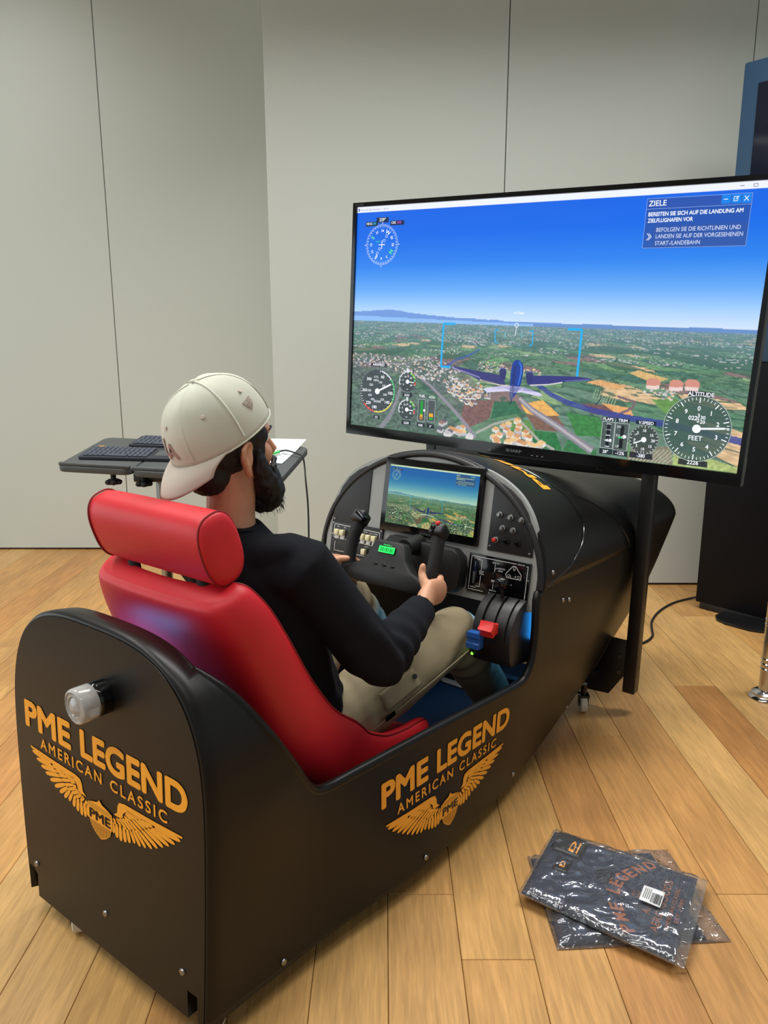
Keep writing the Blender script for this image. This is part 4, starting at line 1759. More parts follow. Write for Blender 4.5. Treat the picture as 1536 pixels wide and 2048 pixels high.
def gdisc(cu, cv, r, col, n=24):
    gpoly([(cu + r * math.sin(2 * PI * k / n) / SW, cv - r * math.cos(2 * PI * k / n) / SH) for k in range(n)][::-1], col)


def gtick(cu, cv, r0, r1, deg, wid, col):
    a = math.radians(deg)
    gline([(cu + r0 * math.sin(a) / SW, cv - r0 * math.cos(a) / SH), (cu + r1 * math.sin(a) / SW, cv - r1 * math.cos(a) / SH)], wid, col)


WH = (240, 244, 250)
# window bar
gtext('Microsoft Flight Simulator - 1.38.2.0', .012, .0185, .0085, (120, 124, 140))
gpoly([(.003, .006), (.008, .006), (.008, .018), (.003, .018)], (120, 130, 160))
for x in (.932, .958, .984):
    pass
gline([(.930, .012), (.938, .012)], .0016, (70, 74, 90))
gline([(.955, .008), (.962, .008), (.962, .017), (.955, .017), (.955, .008)], .0014, (70, 74, 90))
gline([(.980, .007), (.987, .018)], .0014, (70, 74, 90))
gline([(.987, .007), (.980, .018)], .0014, (70, 74, 90))
# compass
cu, cv, cr = .082, .167, .078
for k in range(72):
    gtick(cu, cv, cr * (.90 if k % 2 else .84), cr, k * 5 - 239, .0016, WH)
for d_ in range(0, 360, 90):
    gtick(cu, cv, cr * 1.0, cr * 1.10, d_, .002, WH)
for s_, d_ in (('E', 90), ('S', 180), ('W', 270), ('3', 30), ('6', 60), ('12', 120), ('15', 150), ('21', 210), ('24', 240), ('30', 300), ('33', 330)):
    a = math.radians(d_ - 239)
    rr_ = cr * .68
    big = s_ in 'ESW'
    gtext(s_, cu + rr_ * math.sin(a) / SW, cv - rr_ * math.cos(a) / SH, .016 if big else .010, (120, 240, 150) if s_ == 'S' else WH, .5, .02, ang=-a)
gtext('N', cu + cr * .68 * math.sin(math.radians(121)) / SW, cv - cr * .68 * math.cos(math.radians(121)) / SH, .016, (90, 240, 140), .5, .03, ang=-math.radians(121))
for k in range(-2, 3):
    a = math.radians(34)
    rr_ = k * .019
    if k:
        gcirc(cu + rr_ * math.sin(a) / SW, cv - rr_ * math.cos(a) / SH, .005, .0014, WH, n=14)
gline([(cu - .010, cv), (cu + .010, cv)], .003, WH)
gline([(cu, cv - .018), (cu, cv + .018)], .003, WH)
gtext('239\u00b0', .081, .066, .013, WH, .5, .02)
gtext('HDG', .031, .079, .009, WH, 0, .02)
gtext('268', .049, .079, .009, (70, 200, 230), 0)
gtext('CRS', .109, .079, .009, WH, 0, .02)
gtext('000', .127, .079, .009, (220, 80, 220), 0)
gtext('VLOC', .062, .156, .006, (60, 220, 110), 0)
# mission panel
gline([(.753, .037), (.955, .037), (.955, .209), (.753, .209), (.753, .037)], .0012, (140, 170, 230))
gline([(.753, .073), (.955, .073)], .0012, (140, 170, 230))
gtext('ZIELE', .757, .063, .0165, WH, 0, .01)
gtext('BEREITEN SIE SICH AUF DIE LANDUNG AM', .7585, .0985, .0125, WH, 0, .022, width=.1835)
gtext('ZIELFLUGHAFEN VOR', .7585, .1205, .0125, WH, 0, .022, width=.0905)
gtext('BEFOLGEN SIE DIE RICHTLINIEN UND', .7785, .1535, .0125, (214, 224, 244), 0, width=.163)
gtext('LANDEN SIE AUF DER VORGESEHENEN', .7785, .1765, .0125, (214, 224, 244), 0, width=.1685)
gtext('START-/LANDEBAHN', .7785, .2000, .0125, (214, 224, 244), 0, width=.0895)
gline([(.760, .158), (.766, .170), (.760, .182)], .0018, WH)
gline([(.7635, .158), (.7695, .170), (.7635, .182)], .0018, WH)
gline([(.903, .053), (.911, .053)], .002, WH)
gline([(.922, .046), (.929, .046), (.929, .060), (.922, .060), (.922, .046)], .0016, WH)
gline([(.925, .055), (.931, .044)], .0016, WH)
gline([(.941, .045), (.949, .061)], .002, WH)
gline([(.949, .045), (.941, .061)], .002, WH)
# landing gates and waypoint
GC = (40, 170, 230)
gline([(.314, .506), (.280, .507), (.279, .694), (.307, .692)], .0085, GC)
gline([(.606, .511), (.639, .511), (.638, .700)], .0085, GC)
gline([(.434, .524), (.424, .524), (.426, .577), (.434, .577)], .004, GC)
gline([(.512, .524), (.522, .524), (.522, .582), (.514, .582)], .004, GC)
gline([(.452, .535), (.450, .555)], .003, (90, 190, 200))
gline([(.494, .530), (.494, .553)], .003, (90, 190, 200))
gtext('4.11km', .482, .459, .010, WH, .5, .02)
gcirc(.479, .503, .007, .0022, WH, n=20)
gline([(.479, .512), (.477, .545)], .002, WH)
# propeller aircraft seen from behind
LAYER[0] = 0.0014
gpoly([(.307, .688), (.330, .690), (.452, .712), (.462, .752), (.445, .752), (.395, .742), (.340, .706)], (58, 62, 118))
gline([(.312, .693), (.392, .728)], .006, (150, 146, 200))
gline([(.392, .737), (.445, .752), (.470, .753)], .005, (226, 210, 190))
gpoly([(.512, .708), (.560, .700), (.640, .695), (.674, .699), (.668, .706), (.600, .722), (.560, .738), (.520, .742)], (52, 56, 122))
gline([(.525, .744), (.570, .735), (.605, .722)], .005, (206, 200, 206))
gline([(.610, .716), (.668, .703)], .003, (120, 120, 190))
for x, y in ((.452, .697), (.522, .703)):
    gpoly([(x - .010, y - .006), (x - .004, y - .016), (x + .006, y - .015), (x + .010, y - .004), (x + .008, y + .034), (x - .005, y + .034)], (52, 58, 108))
    gline([(x - .010, y - .004), (x - .004, y - .015), (x + .006, y - .014), (x + .010, y - .003)], .003, (112, 124, 186))
gpoly([(.402, .776), (.412, .768), (.470, .752), (.508, .754), (.552, .772), (.559, .781), (.548, .786), (.505, .776), (.488, .780), (.470, .776), (.415, .789)], (206, 202, 230))
gpoly([(.470, .752), (.508, .754), (.545, .770), (.500, .768), (.485, .772), (.462, .766), (.425, .770)], (112, 112, 176))
gpoly([(.487, .643), (.494, .645), (.503, .660), (.506, .690), (.503, .735), (.495, .775), (.486, .800), (.478, .802), (.475, .790), (.474, .750), (.473, .700), (.476, .662), (.481, .647)], (30, 62, 148))
gline([(.492, .650), (.499, .668), (.500, .700), (.494, .750)], .006, (66, 130, 226))
gpoly([(.481, .668), (.487, .668), (.486, .740), (.484, .790), (.480, .790), (.477, .742)], (44, 58, 110))
gpoly([(.474, .768), (.482, .742), (.486, .768), (.484, .812), (.479, .818), (.476, .806)], (96, 104, 132))
gline([(.480, .800), (.481, .822), (.474, .832)], .003, (40, 42, 60))
gline([(.688, .800), (.700, .770)], .003, (34, 38, 70))
# airspeed
LAYER[0] = 0.0012
cu, cv, cr = .086, .829, .091
gcirc(cu, cv, cr * .985, .0012, (130, 140, 150))
for k in range(0, 40):
    gtick(cu, cv, cr * (.86 if k % 2 == 0 else .91), cr * .96, 8 + k * 7.2, .002, WH)
gcirc(cu, cv, cr * .93, .004, WH, 12, 52, 20)
gcirc(cu, cv, cr * .93, .004, (60, 220, 110), 52, 118, 24)
gcirc(cu, cv, cr * .93, .005, (230, 214, 60), 118, 188, 30)
gcirc(cu, cv, cr * .93, .006, (220, 60, 50), 190, 232, 20)
for s_, d_ in (('60', 22), ('100', 92), ('140', 128), ('180', 190), ('220', 222), ('260', 272), ('300', 318)):
    a = math.radians(d_)
    gtext(s_, cu + cr * .72 * math.sin(a) / SW, cv - cr * .72 * math.cos(a) / SH + .008, .0125, WH, .5, .02)
for s_, d_ in (('100', 22), ('150', 52), ('200', 105), ('250', 140), ('350300', 178), ('400', 214), ('450', 245), ('500', 272), ('550', 308)):
    a = math.radians(d_)
    gtext(s_, cu + cr * .45 * math.sin(a) / SW, cv - cr * .45 * math.cos(a) / SH + .006, .0095, (214, 220, 226), .5, .02)
gtext('KTS', .081, .768, .009, WH, .5)
gtext('MPH', .081, .784, .009, WH, .5)
gtext('AIRSPEED', .087, .711, .0105, WH, .5, .02)
gtext('00', .086, .957, .010, WH, .5)
gtick(cu, cv, 0, cr * .82, 64, .007, WH)
gdisc(cu, cv, .012, WH)
# engines
gtext('ENGINE', .1815, .729, .0095, WH, .5, .02)
for cu, cv, num in ((.181, .772, '2635'), (.183, .900, '2638')):
    cr = .043
    gcirc(cu, cv, cr * .97, .0012, (150, 156, 160))
    for k in range(9):
        gtick(cu, cv, cr * .72, cr * .92, -110 + k * 27.5, .002, WH)
    gcirc(cu, cv, cr * .90, .003, WH, -110, 10, 24)
    gcirc(cu, cv, cr * .90, .003, (190, 214, 90), 20, 70, 14)
    gcirc(cu, cv, cr * .80, .003, (60, 200, 90), 20, 88, 14)
    gcirc(cu, cv, cr * .86, .006, (220, 70, 60), 92, 112, 8)
    for s_, d_ in (('0', -120), ('5', -75), ('10', -30), ('15', 5), ('20', 45), ('30', 125)):
        a = math.radians(d_)
        gtext(s_, cu + cr * .52 * math.sin(a) / SW, cv - cr * .52 * math.cos(a) / SH + .005, .0075, WH, .5, .02)
    gtick(cu, cv, 0, cr * .72, 94, .0035, WH)
    gdisc(cu, cv, .0085, WH)
    gpoly([(cu - .004, cv - .056), (cu + .004, cv - .056), (cu, cv - .044)][::-1], WH)
    gtext(num, cu, cv + .067, .0095, WH, .5, .02)
    gtext('#1' if num == '2635' else '#2', cu, cv + .038, .006, WH, .5)
gtext('FUEL', .229, .836, .0095, WH, .5, .02)
gtext('AOA', .258, .838, .0095, WH, .5, .02)
gpoly([(.2245, .938), (.2325, .938), (.2325, .852), (.2245, .852)], (34, 150, 60))
gpoly([(.2245, .938), (.2325, .938), (.2325, .926), (.2245, .926)], (230, 90, 60))
gpoly([(.2245, .926), (.2325, .926), (.2325, .914), (.2245, .914)], (240, 190, 60))
gdisc(.237, .895, .005, WH)
gpoly([(.253, .936), (.263, .936), (.263, .926), (.253, .926)], (34, 170, 60))
gpoly([(.252, .922), (.264, .922), (.264, .906), (.252, .906)], (236, 170, 50))
for x0, v0, x1, v1 in ((.218, .846, .239, .946), (.247, .846, .269, .944), (.708, .862, .736, .965), (.738, .862, .768, .968)):
    gline([(x0, v0), (x1, v0), (x1, v1), (x0, v1), (x0, v0)], .0014, (190, 196, 200))
gtext('50%', .228, .970, .0095, WH, .5, .02)
gtext('3\u00b0', .258, .970, .0095, WH, .5, .02)
# flaps, trim, vertical speed
gtext('FLAPS', .7205, .857, .0105, WH, .5, .02)
gtext('TRIM', .753, .857, .0105, WH, .5, .02)
gtext('V.SPEED', .804, .857, .0105, WH, .5, .02)
gpoly([(.719, .960), (.727, .960), (.727, .870), (.719, .870)], (30, 34, 40))
gpoly([(.750, .960), (.758, .960), (.758, .870), (.750, .870)], (30, 34, 40))
for k in range(5):
    gline([(.718, .870 + k * .022), (.728, .870 + k * .022)], .003, WH)
gpoly([(.716, .934), (.724, .939), (.732, .939), (.732, .928), (.724, .928)], WH)
gpoly([(.752, .915), (.758, .921), (.764, .918), (.764, .908), (.758, .906)], WH)
gline([(.746, .918), (.756, .918)], .006, (70, 200, 110))
gtext('DN', .7465, .880, .007, WH, .5)
gtext('TO', .7455, .916, .008, WH, .5)
gtext('UP', .7465, .957, .007, WH, .5)
gtext('28\u00b0', .721, .986, .0115, WH, .5, .02)
gtext('-12%', .754, .986, .0115, WH, .5, .02)
gtext('-380', .8005, .986, .0115, WH, .5, .02)
cu, cv, cr = .803, .916, .050
gcirc(cu, cv, cr * .98, .0012, (170, 176, 180))
for k in range(0, 25):
    gtick(cu, cv, cr * (.78 if k % 6 == 0 else .86), cr * .95, -90 + (k - 12) * 14.5 + 90, .0016, WH)
for s_, d_ in (('10', 0), ('15', 55), ('20', 90), ('15', 130), ('10', 180), ('5', 225), ('5', -45), ('0', -95)):
    a = math.radians(d_)
    gtext(s_, cu + cr * .62 * math.sin(a) / SW, cv - cr * .62 * math.cos(a) / SH + .006, .0095, WH, .5, .02)
gtext('UP', cu - .018, cv - .014, .006, WH, .5)
gtext('DN', cu - .018, cv + .018, .006, WH, .5)
gtick(cu, cv, 0, cr * .72, 244, .004, WH)
gdisc(cu, cv, .009, WH)
# altitude
cu, cv, cr = .909, .854, .107
gcirc(cu, cv, cr * .99, .0015, (200, 210, 205))
for k in range(50):
    gtick(cu, cv, cr * (.78 if k % 5 == 0 else .86), cr * .94, k * 7.2, .0032 if k % 5 == 0 else .002, WH)
for k in range(10):
    a = math.radians(k * 36)
    gtext(str(k), cu + cr * .62 * math.sin(a) / SW, cv - cr * .62 * math.cos(a) / SH + .009, .0145, WH, .5, .02)
gtext('ALTITUDE', .909, .734, .013, WH, .5, .02)
gtext('022', .899, .823, .014, WH, .5, .02)
gtext('3', .910, .813, .013, WH, .5, .02)
gtext('2', .910, .830, .013, WH, .5, .02)
gtext('30', .919, .818, .012, WH, .5, .02)
gtext('20', .919, .834, .012, WH, .5, .02)
gtext('FEET', .909, .897, .015, WH, .5, .01)
gtext('2226', .910, .988, .0135, WH, .5, .02)
gtick(cu, cv, 0, cr * .80, 84, .006, WH)
gtick(cu, cv, 0, cr * .93, 84, .003, WH)
gdisc(cu, cv, .0135, WH)
graphics_me = G.mesh('screen_graphics', 0)

# ------------------------------------------------------------------ television
tv_rot = Matrix.Rotation(math.radians(-35.356), 4, 'Z') @ Matrix.Rotation(math.radians(-0.993), 4, 'X') @ Matrix.Rotation(math.radians(2.249), 4, 'Y')
TVM = Matrix.Translation((0.508, 2.886, 1.407)) @ tv_rot
tvbase = Vector((0, 0, -SH / 2 - 0.045))
tv = empty('television', TVM @ Matrix.Translation(tvbase))
tag(tv, 'large flat television showing a flight simulation above the cockpit nose', 'television')
TB_ = Matrix.Translation(-tvbase)


def vmb():
    m = MB()
    m.t = TB_.copy()
    return m


w2, h2 = SW / 2, SH / 2
bz = .017
bezel = vmb()
outer = [(-w2 - bz, -h2 - .040), (w2 + bz, -h2 - .040), (w2 + bz, h2 + bz), (-w2 - bz, h2 + bz)]
inner = [(-w2, -h2), (w2, -h2), (w2, h2), (-w2, h2)]
y0, y1, y2 = -.012, -.001, .03
vs = [(x, y0 + .004, z) for x, z in outer] + [(x * .9985, y0, z * .9985) for x, z in outer] + [(x, y0, z) for x, z in inner] + [(x, y1 + .001, z) for x, z in inner] + [(x, y2, z) for x, z in outer]
fs = []
for a, b in ((0, 1), (1, 2), (2, 3)):
    for k in range(4):
        k2 = (k + 1) % 4
        fs.append((a * 4 + k, a * 4 + k2, b * 4 + k2, b * 4 + k))
for k in range(4):
    k2 = (k + 1) % 4
    fs.append((k, 16 + k, 16 + k2, k2))
fs.append((16, 19, 18, 17))
bezel.add(vs, fs)
bezel.build('bezel', M['gloss'], tv)
vmb().box((-w2 * .92, .028, -h2 * .9), (w2 * .92, .075, h2 * .9), .015).build('back_cover', M['black2'], tv)
# lower sensor bar and maker's lettering
bar = [(-.17, -h2 - .038), (.17, -h2 - .038), (.14, -h2 - .054), (-.14, -h2 - .054)]
vmb().prism(bar, -.010, .012, bev=.003).build('sensor_bar', M['gloss'], tv)
v, f = fit_text('SHARP', -.032, .032, -h2 - .026, -h2 - .015, bold=.03)
vmb().add([(a, -.0126, b) for a, b in v], f).build('lettering', M['printgrey'], tv, 0)
for x in (-.10, .075, .095, .115):
    vmb().box((x - .003, -.0124, -h2 - .030), (x + .003, -.0118, -h2 - .027)).build('indicator', M['printgrey'], tv)
v, f = fit_text('AQUOS', -w2 - .004, -w2 + .038, h2 + .004, h2 + .011)
vmb().add([(a, -.0126, b) for a, b in v], f).build('lettering', M['darkgrey'], tv, 0)
M['tvpic'] = attr_emat('lit_television_picture', 1.1)
M['monpic'] = attr_emat('lit_monitor_picture', 0.80, (0.86, 1.06, 0.60))
so = link('screen', screen_mesh(SW, SH), M['tvpic'], tv)
so.matrix_local = TB_ @ Matrix.Translation((0, -.0005, 0))
so['label'] = 'lit screen with landscape, aircraft and gauges'
go = link('screen_graphics', graphics_me, M['tvpic'], tv)
go.matrix_local = TB_ @ Matrix.Translation((0, -.0006, 0))

# the monitor in the instrument panel repeats the picture
ms = screen_mesh(.335, .188, 2)
mo = link('monitor_screen', ms, M['monpic'], mon)
mo.matrix_local = CB @ DM @ Matrix.Translation((.0185, -.0146, .171))
g2 = graphics_me.copy()
g2.materials.clear()
mg = link('screen_graphics', g2, M['monpic'], mon)
mg.matrix_local = CB @ DM @ Matrix.Translation((.0185, -.0147, .171)) @ Matrix.Diagonal((.335 / SW, .335 / SW, .188 / SH, 1))

# ------------------------------------------------------------------ steel stand of the television
SBASE = (0, 1.875, 0.06)
stand = cockpit_root('television_stand', SBASE)
tag(stand, 'black square-tube steel frame carrying the television on the cockpit nose', 'stand')


def smb():
    m = MB()
    m.t = rootM(SBASE)
    return m


for sd in (1, -1):
    pm = smb()
    pm.t = pm.t @ Matrix.Translation((sd * .447, 1.8945, .51)) @ Matrix.Rotation(sd * .018, 4, 'Y')
    pm.box((-.0225, -.0225, -.425), (.0225, .0225, .425), .003).build('post', M['blacksteel'], stand)
    p = smb()
    # plate follows the outside of the nose and meets the post
    sx = [(skin_x(1.88, z) + .001, z) for z in (.285, .24, .20, .165, .138)]
    p.prism([(sd * a, b) for a, b in [(.22, .124), (.22, .085), (.27, .056), (.365, .062), (.420, .150), (.420, .285)] + sx], 1.876, 1.884, bev=.0008)
    p.build('side_bracket', M['blacksteel'], stand)
    for z in (.20, .26):
        smb().tube([(sd * .402, 1.868, z - .04), (sd * .402, 1.880, z - .04)], .008, 10).build('bracket_bolt', M['steel'], stand)
smb().box((-.478, 1.875, .885), (.478, 1.913, .936), .003).build('crossbar', M['blacksteel'], stand)
smb().box((-.20, 1.882, .937), (-.14, 1.945, 1.62), .003).build('upright', M['blacksteel'], stand)
smb().box((.14, 1.896, .937), (.20, 1.945, 1.62), .003).build('upright', M['blacksteel'], stand)
smb().box((-.20, 1.905, .897), (.20, 1.945, .940), .003).build('upright_foot', M['blacksteel'], stand)
m = smb()
pts = [(.268, 1.876, .892), (.268, 1.870, .898), (.274, 1.868, .904), (.284, 1.868, .904), (.290, 1.871, .898)]
m.tube(pts, .0025, 8).build('hook', M['steel'], stand)
smb().box((.478, 1.848, .858), (.4876, 1.853, .872)).build('sticker', M['cream'], stand) if False else None
# ------------------------------------------------------------------ seated person
PB = (0, 0.62, 0.27)
person = cockpit_root('person', PB)
tag(person, 'bearded person in black long-sleeved shirt, khaki trousers and backward cap holding the yoke', 'person')


def permb():
    m = MB()
    m.t = rootM(PB)
    return m


HYAW = math.radians(8)
HF = Vector((math.sin(HYAW), math.cos(HYAW), 0))       # face direction
HR = Vector((math.cos(HYAW), -math.sin(HYAW), 0))      # to the right ear
HO = Vector((0.0, 0.395, 1.10))                        # between the ears


def hp(f, r, u):
    return tuple(HO + HF * f + HR * r + Vector((0, 0, u)))


HM = Matrix((HR, HF, Vector((0, 0, 1)))).transposed()   # columns right, forward, up


def limb(m, pts, rad, seg=16, hint=None):
    m.tube(pts, rad, seg, dome=True, hint=hint)


# joints
shR, shL = (.172, .452, .852), (-.172, .435, .850)
elR, elL = (.248, .640, .578), (-.255, .640, .585)
wrR, wrL = (.198, .900, .642), (-.212, .912, .656)
hipR, hipL = (.092, .610, .352), (-.092, .610, .352)
knR, knL = (.174, 1.095, .503), (-.205, 1.045, .545)
anR, anL = (.180, 1.330, .205), (-.150, 1.275, .205)
NB, NT = (0, .402, .905), (0.004, .405, 1.04)

TORSO = [((0, .605, .345), (.150, .105)), ((0, .585, .42), (.155, .110)), ((0, .552, .51), (.152, .108)), ((0, .512, .60), (.158, .112)), ((0, .475, .69), (.172, .115)),
         ((0, .448, .77), (.178, .110)), ((0, .428, .84), (.160, .092)), ((0, .413, .89), (.105, .072)), ((0, .405, .92), (.066, .062))]


def mid(a, b, t):
    return tuple(Vector(a).lerp(Vector(b), t))


def hand(m, right):
    """five separate fingers closed on the yoke grip"""
    gx = YC.x + (.153 if right else -.153)
    if right:
        g = Vector((gx, 1.000, .664))                    # grip axis near its lower end
        palm0 = Vector(wrR)
        knu = g + Vector((.034, -.006, 0))
        limb(m, [palm0, mid(palm0, g + Vector((.032, -.05, -.004)), .5), g + Vector((.034, -.044, -.003)), g + Vector((.038, -.014, -.006))],
             [(.024, .030), (.024, .034), (.020, .041), (.016, .040)], 16, hint=(1, 0, 0))
        for k, (dz, L) in enumerate(((.026, .95), (.006, 1.0), (-.015, .95), (-.034, .82))):
            pts = []
            for j in range(6):
                a = math.radians(122 * L * j / 5)
                r = .031
                pts.append((g.x + r * math.cos(a) * (1.05 if j == 0 else 1), g.y + .006 + r * math.sin(a), g.z + dz - .010 * j / 5))
            limb(m, pts, [.0100, .0098, .0095, .0090, .0086, .0080], 10)
        th = [g + Vector((.026, -.046, .008)), g + Vector((.008, -.040, .030)), g + Vector((-.004, -.031, .047)), g + Vector((-.003, -.027, .064))]
        limb(m, th, [.0165, .0135, .0115, .0100], 10)
        # nail-bearing thumb tip is slightly flattened
    else:
        g = Vector((gx, 1.000, .668))
        palm0 = Vector(wrL)
        limb(m, [palm0, mid(palm0, g + Vector((-.034, -.046, .0)), .5), g + Vector((-.036, -.042, .002)), g + Vector((-.036, -.012, -.004))],
             [(.024, .028), (.023, .034), (.020, .040), (.016, .039)], 16, hint=(1, 0, 0))
        for k, (dz, L) in enumerate(((.018, .95), (-.004, 1.0), (-.026, .95), (-.046, .85))):
            pts = []
            for j in range(6):
                a = math.radians(180 - 122 * L * j / 5)
                r = .031
                pts.append((g.x + r * math.cos(a), g.y + .004 + r * math.sin(a), g.z + dz - .006 * j / 5))
            limb(m, pts, [.0100, .0098, .0095, .0090, .0086, .0080], 10)
        th = [g + Vector((-.030, -.048, .012)), g + Vector((-.014, -.046, .026)), g + Vector((.006, -.037, .034)), g + Vector((.024, -.031, .036))]
        limb(m, th, [.0165, .0135, .0112, .0096], 10)


# one continuous body: head, neck, torso, arms, hands, legs, feet
b = permb()
b.ellipsoid(hp(-.010, 0, .050), (.075, .095, .098), HM)             # skull
b.ellipsoid(hp(.036, 0, -.012), (.061, .073, .088), HM)             # face and jaw
b.ellipsoid(hp(.062, 0, -.070), (.036, .042, .030), HM)             # chin
b.ellipsoid(hp(.078, 0, .056), (.052, .030, .024), HM)              # brow
b.ellipsoid(hp(.074, .034, .000), (.026, .026, .030), HM)           # cheeks
b.ellipsoid(hp(.074, -.034, .000), (.026, .026, .030), HM)
b.tube([hp(.104, 0, .040), hp(.117, 0, .022), hp(.130, 0, .003), hp(.122, 0, -.006)], [.008, .010, .012, .009], 12, dome=True)   # nose
b.ellipsoid(hp(.108, 0, -.032), (.024, .010, .008), HM)             # mouth
for sd in (1, -1):
    # ear: rim, lobe and bowl
    e0 = [(.008, .079, -.036), (-.002, .086, -.020), (-.014, .094, .002), (-.016, .096, .022), (-.006, .092, .035), (.010, .082, .035), (.020, .075, .022)]
    b.tube([hp(f, sd * r, u) for f, r, u in e0], [.0085, .0072, .0068, .0068, .0068, .006, .005], 10, dome=True)
    b.ellipsoid(hp(.004, sd * .078, .000), (.007, .018, .030), HM)
limb(b, [hp(-.010, 0, -.03), NT, (0, .402, .97), NB, (0, .405, .87)], [(.054, .058), (.055, .058), (.056, .057), (.058, .056), (.064, .056)], 18, hint=(1, 0, 0))
b.tube([c for c, r in TORSO], [(r[0] - .014, r[1] - .014) for c, r in TORSO], 24, hint=(1, 0, 0))
for a, e, w in ((shR, elR, wrR), (shL, elL, wrL)):
    limb(b, [a, mid(a, e, .5), e], [.046, .043, .037], 14)
    limb(b, [e, mid(e, w, .3), w], [.037, .037, .0245], 14)
hand(b, True)
hand(b, False)
for h_, k_, a_ in ((hipR, knR, anR), (hipL, knL, anL)):
    limb(b, [h_, mid(h_, k_, .5), k_], [.080, .070, .054], 16)
    limb(b, [k_, mid(k_, a_, .35), a_], [.052, .052, .034], 14)
    limb(b, [a_, (a_[0], a_[1] + .05, .165), (a_[0], a_[1] + .15, .150)], [(.034, .034), (.036, .030), (.030, .022)], 12)
me = remesh(b, .0042, 5)
body_o = link('body', me, M['skin'], person)

# long-sleeved shirt
b = permb()
ST_ = TORSO[:-1] + [((0, .403, .920), (.072, .068)), ((0, .402, .940), (.062, .060))]
b.tube([c for c, r in ST_], [(r[0] + .006, r[1] + .008) for c, r in ST_], 28, hint=(1, 0, 0))
b.ellipsoid((0, .60, .40), (.168, .125, .085))
b.ellipsoid((.085, .425, .875), (.108, .064, .048), Matrix.Rotation(-.25, 3, 'Y') @ Matrix.Identity(3))
b.ellipsoid((-.085, .415, .875), (.108, .064, .048), Matrix.Rotation(.25, 3, 'Y') @ Matrix.Identity(3))
for sd, a, e, w in ((1, shR, elR, wrR), (-1, shL, elL, wrL)):
    limb(b, [mid(a, (0, .44, .84), .25), a, mid(a, e, .35), mid(a, e, .75), e], [.078, .077, .072, .067, .064], 18)
    cuff = mid(e, w, .97)
    b.tube([e, mid(e, w, .2), mid(e, w, .55), mid(e, w, .85), cuff], [.064, .066, .060, .049, .045], 18)
me = remesh(b, .007, 8)


def folds(c):
    # creases run across the sleeves and gather at elbow and waist (coordinates of the person's own frame)
    p = Vector((c.x + PB[0], c.y + PB[1], c.z + PB[2]))
    d = 0.0
    for sd, e, s_, w in ((1, elR, shR, wrR), (-1, elL, shL, wrL)):
        E = Vector(e)
        k = math.exp(-((p - E).length / .15) ** 2)
        ax = (Vector(w) - E).normalized()
        t = (p - E).dot(ax)
        d += k * .0065 * math.sin(t * 95 + 3 * mnoise.noise(p * 9) + p.z * 26)
    kw = math.exp(-((p.z - .40) / .10) ** 2)
    d += kw * .004 * math.sin(p.z * 105 + p.x * 20 + 2.5 * mnoise.noise(p * 8))
    d += .0045 * mnoise.noise(p * 11) + .006 * mnoise.noise(p * 4.5)
    return d


displace(me, folds)
link('shirt', me, M['shirt'], person)
# neckline band
ring = []
for k in range(29):
    a = 2 * PI * k / 28
    ring.append((.066 * math.cos(a), .402 + .064 * math.sin(a), .931 - .012 * math.sin(a)))
permb().tube(ring, .0055, 8).build('collar', M['shirt'], person)

# trousers
b = permb()
b.ellipsoid((0, .605, .355), (.168, .125, .098))
for sd, h_, k_, a_ in ((1, hipR, knR, anR), (-1, hipL, knL, anL)):
    limb(b, [h_, mid(h_, k_, .3), mid(h_, k_, .7), k_], [.100, .098, .088, .076], 20)
    b.tube([k_, mid(k_, a_, .3), mid(k_, a_, .7), mid(k_, a_, .97)], [.076, .077, .072, .068], 20)
me = remesh(b, .007, 8)


def tfolds(c):
    p = Vector((c.x + PB[0], c.y + PB[1], c.z + PB[2]))
    d = .006 * mnoise.noise(p * 5) + .003 * mnoise.noise(p * 12)
    for kn in (knR, knL):
        K_ = Vector(kn) + Vector((0, .0, -.05))
        k = math.exp(-((p - K_).length / .12) ** 2)
        d += k * .006 * math.sin((p.y - p.z) * 75 + 3 * mnoise.noise(p * 7))
    for h_ in (hipR, hipL):
        H_ = Vector(h_) + Vector((0, .08, .05))
        k = math.exp(-((p - H_).length / .13) ** 2)
        d += k * .005 * math.sin(p.y * 85 + p.x * 30 + 3 * mnoise.noise(p * 6))
    return d


displace(me, tfolds)
trousers = link('trousers', me, M['khaki'], person)
# cargo pocket flap, snap and label on the right thigh
def thigh(t, ang, r):
    c = Vector(hipR).lerp(Vector(knR), t)
    ax = (Vector(knR) - Vector(hipR)).normalized()
    s_ = ax.cross(Vector((0, 0, 1))).normalized()
    u_ = s_.cross(ax)
    return c + s_ * (r * math.cos(ang)) + u_ * (r * math.sin(ang))


def thigh_patch(t0, t1, a0, a1, r, thick):
    rows = []
    for t in np.linspace(t0, t1, 8):
        rows.append([tuple(thigh(t, a, r)) for a in np.linspace(a0, a1, 8)])
    return permb().grid(rows)


fl = thigh_patch(.27, .52, .10, .62, .1045, .003).build('pocket_flap', M['khaki'], trousers)
mo = fl.modifiers.new('thickness', 'SOLIDIFY')
mo.thickness = .004
p = thigh(.50, .42, .107)
nrm = (p - Vector(hipR).lerp(Vector(knR), .50)).normalized()
m = MB()
m.lathe([(.007, 0), (.007, .002), (.004, .003), (.003, .002)], 16, rootM(PB) @ Matrix.Translation(p) @ nrm.to_track_quat('Z', 'Y').to_matrix().to_4x4())
m.build('snap_button', M['blacksteel'], trousers)
tg = thigh_patch(.24, .31, -.12, .02, .1065, .003).build('pocket_label', M['gloss'], trousers)
seam = [tuple(thigh(t, -.12, .0985 - .012 * max(0, t - .6))) for t in np.linspace(.15, .92, 14)]
permb().tube(seam, .0018, 6).build('side_seam', M['khaki'], trousers)

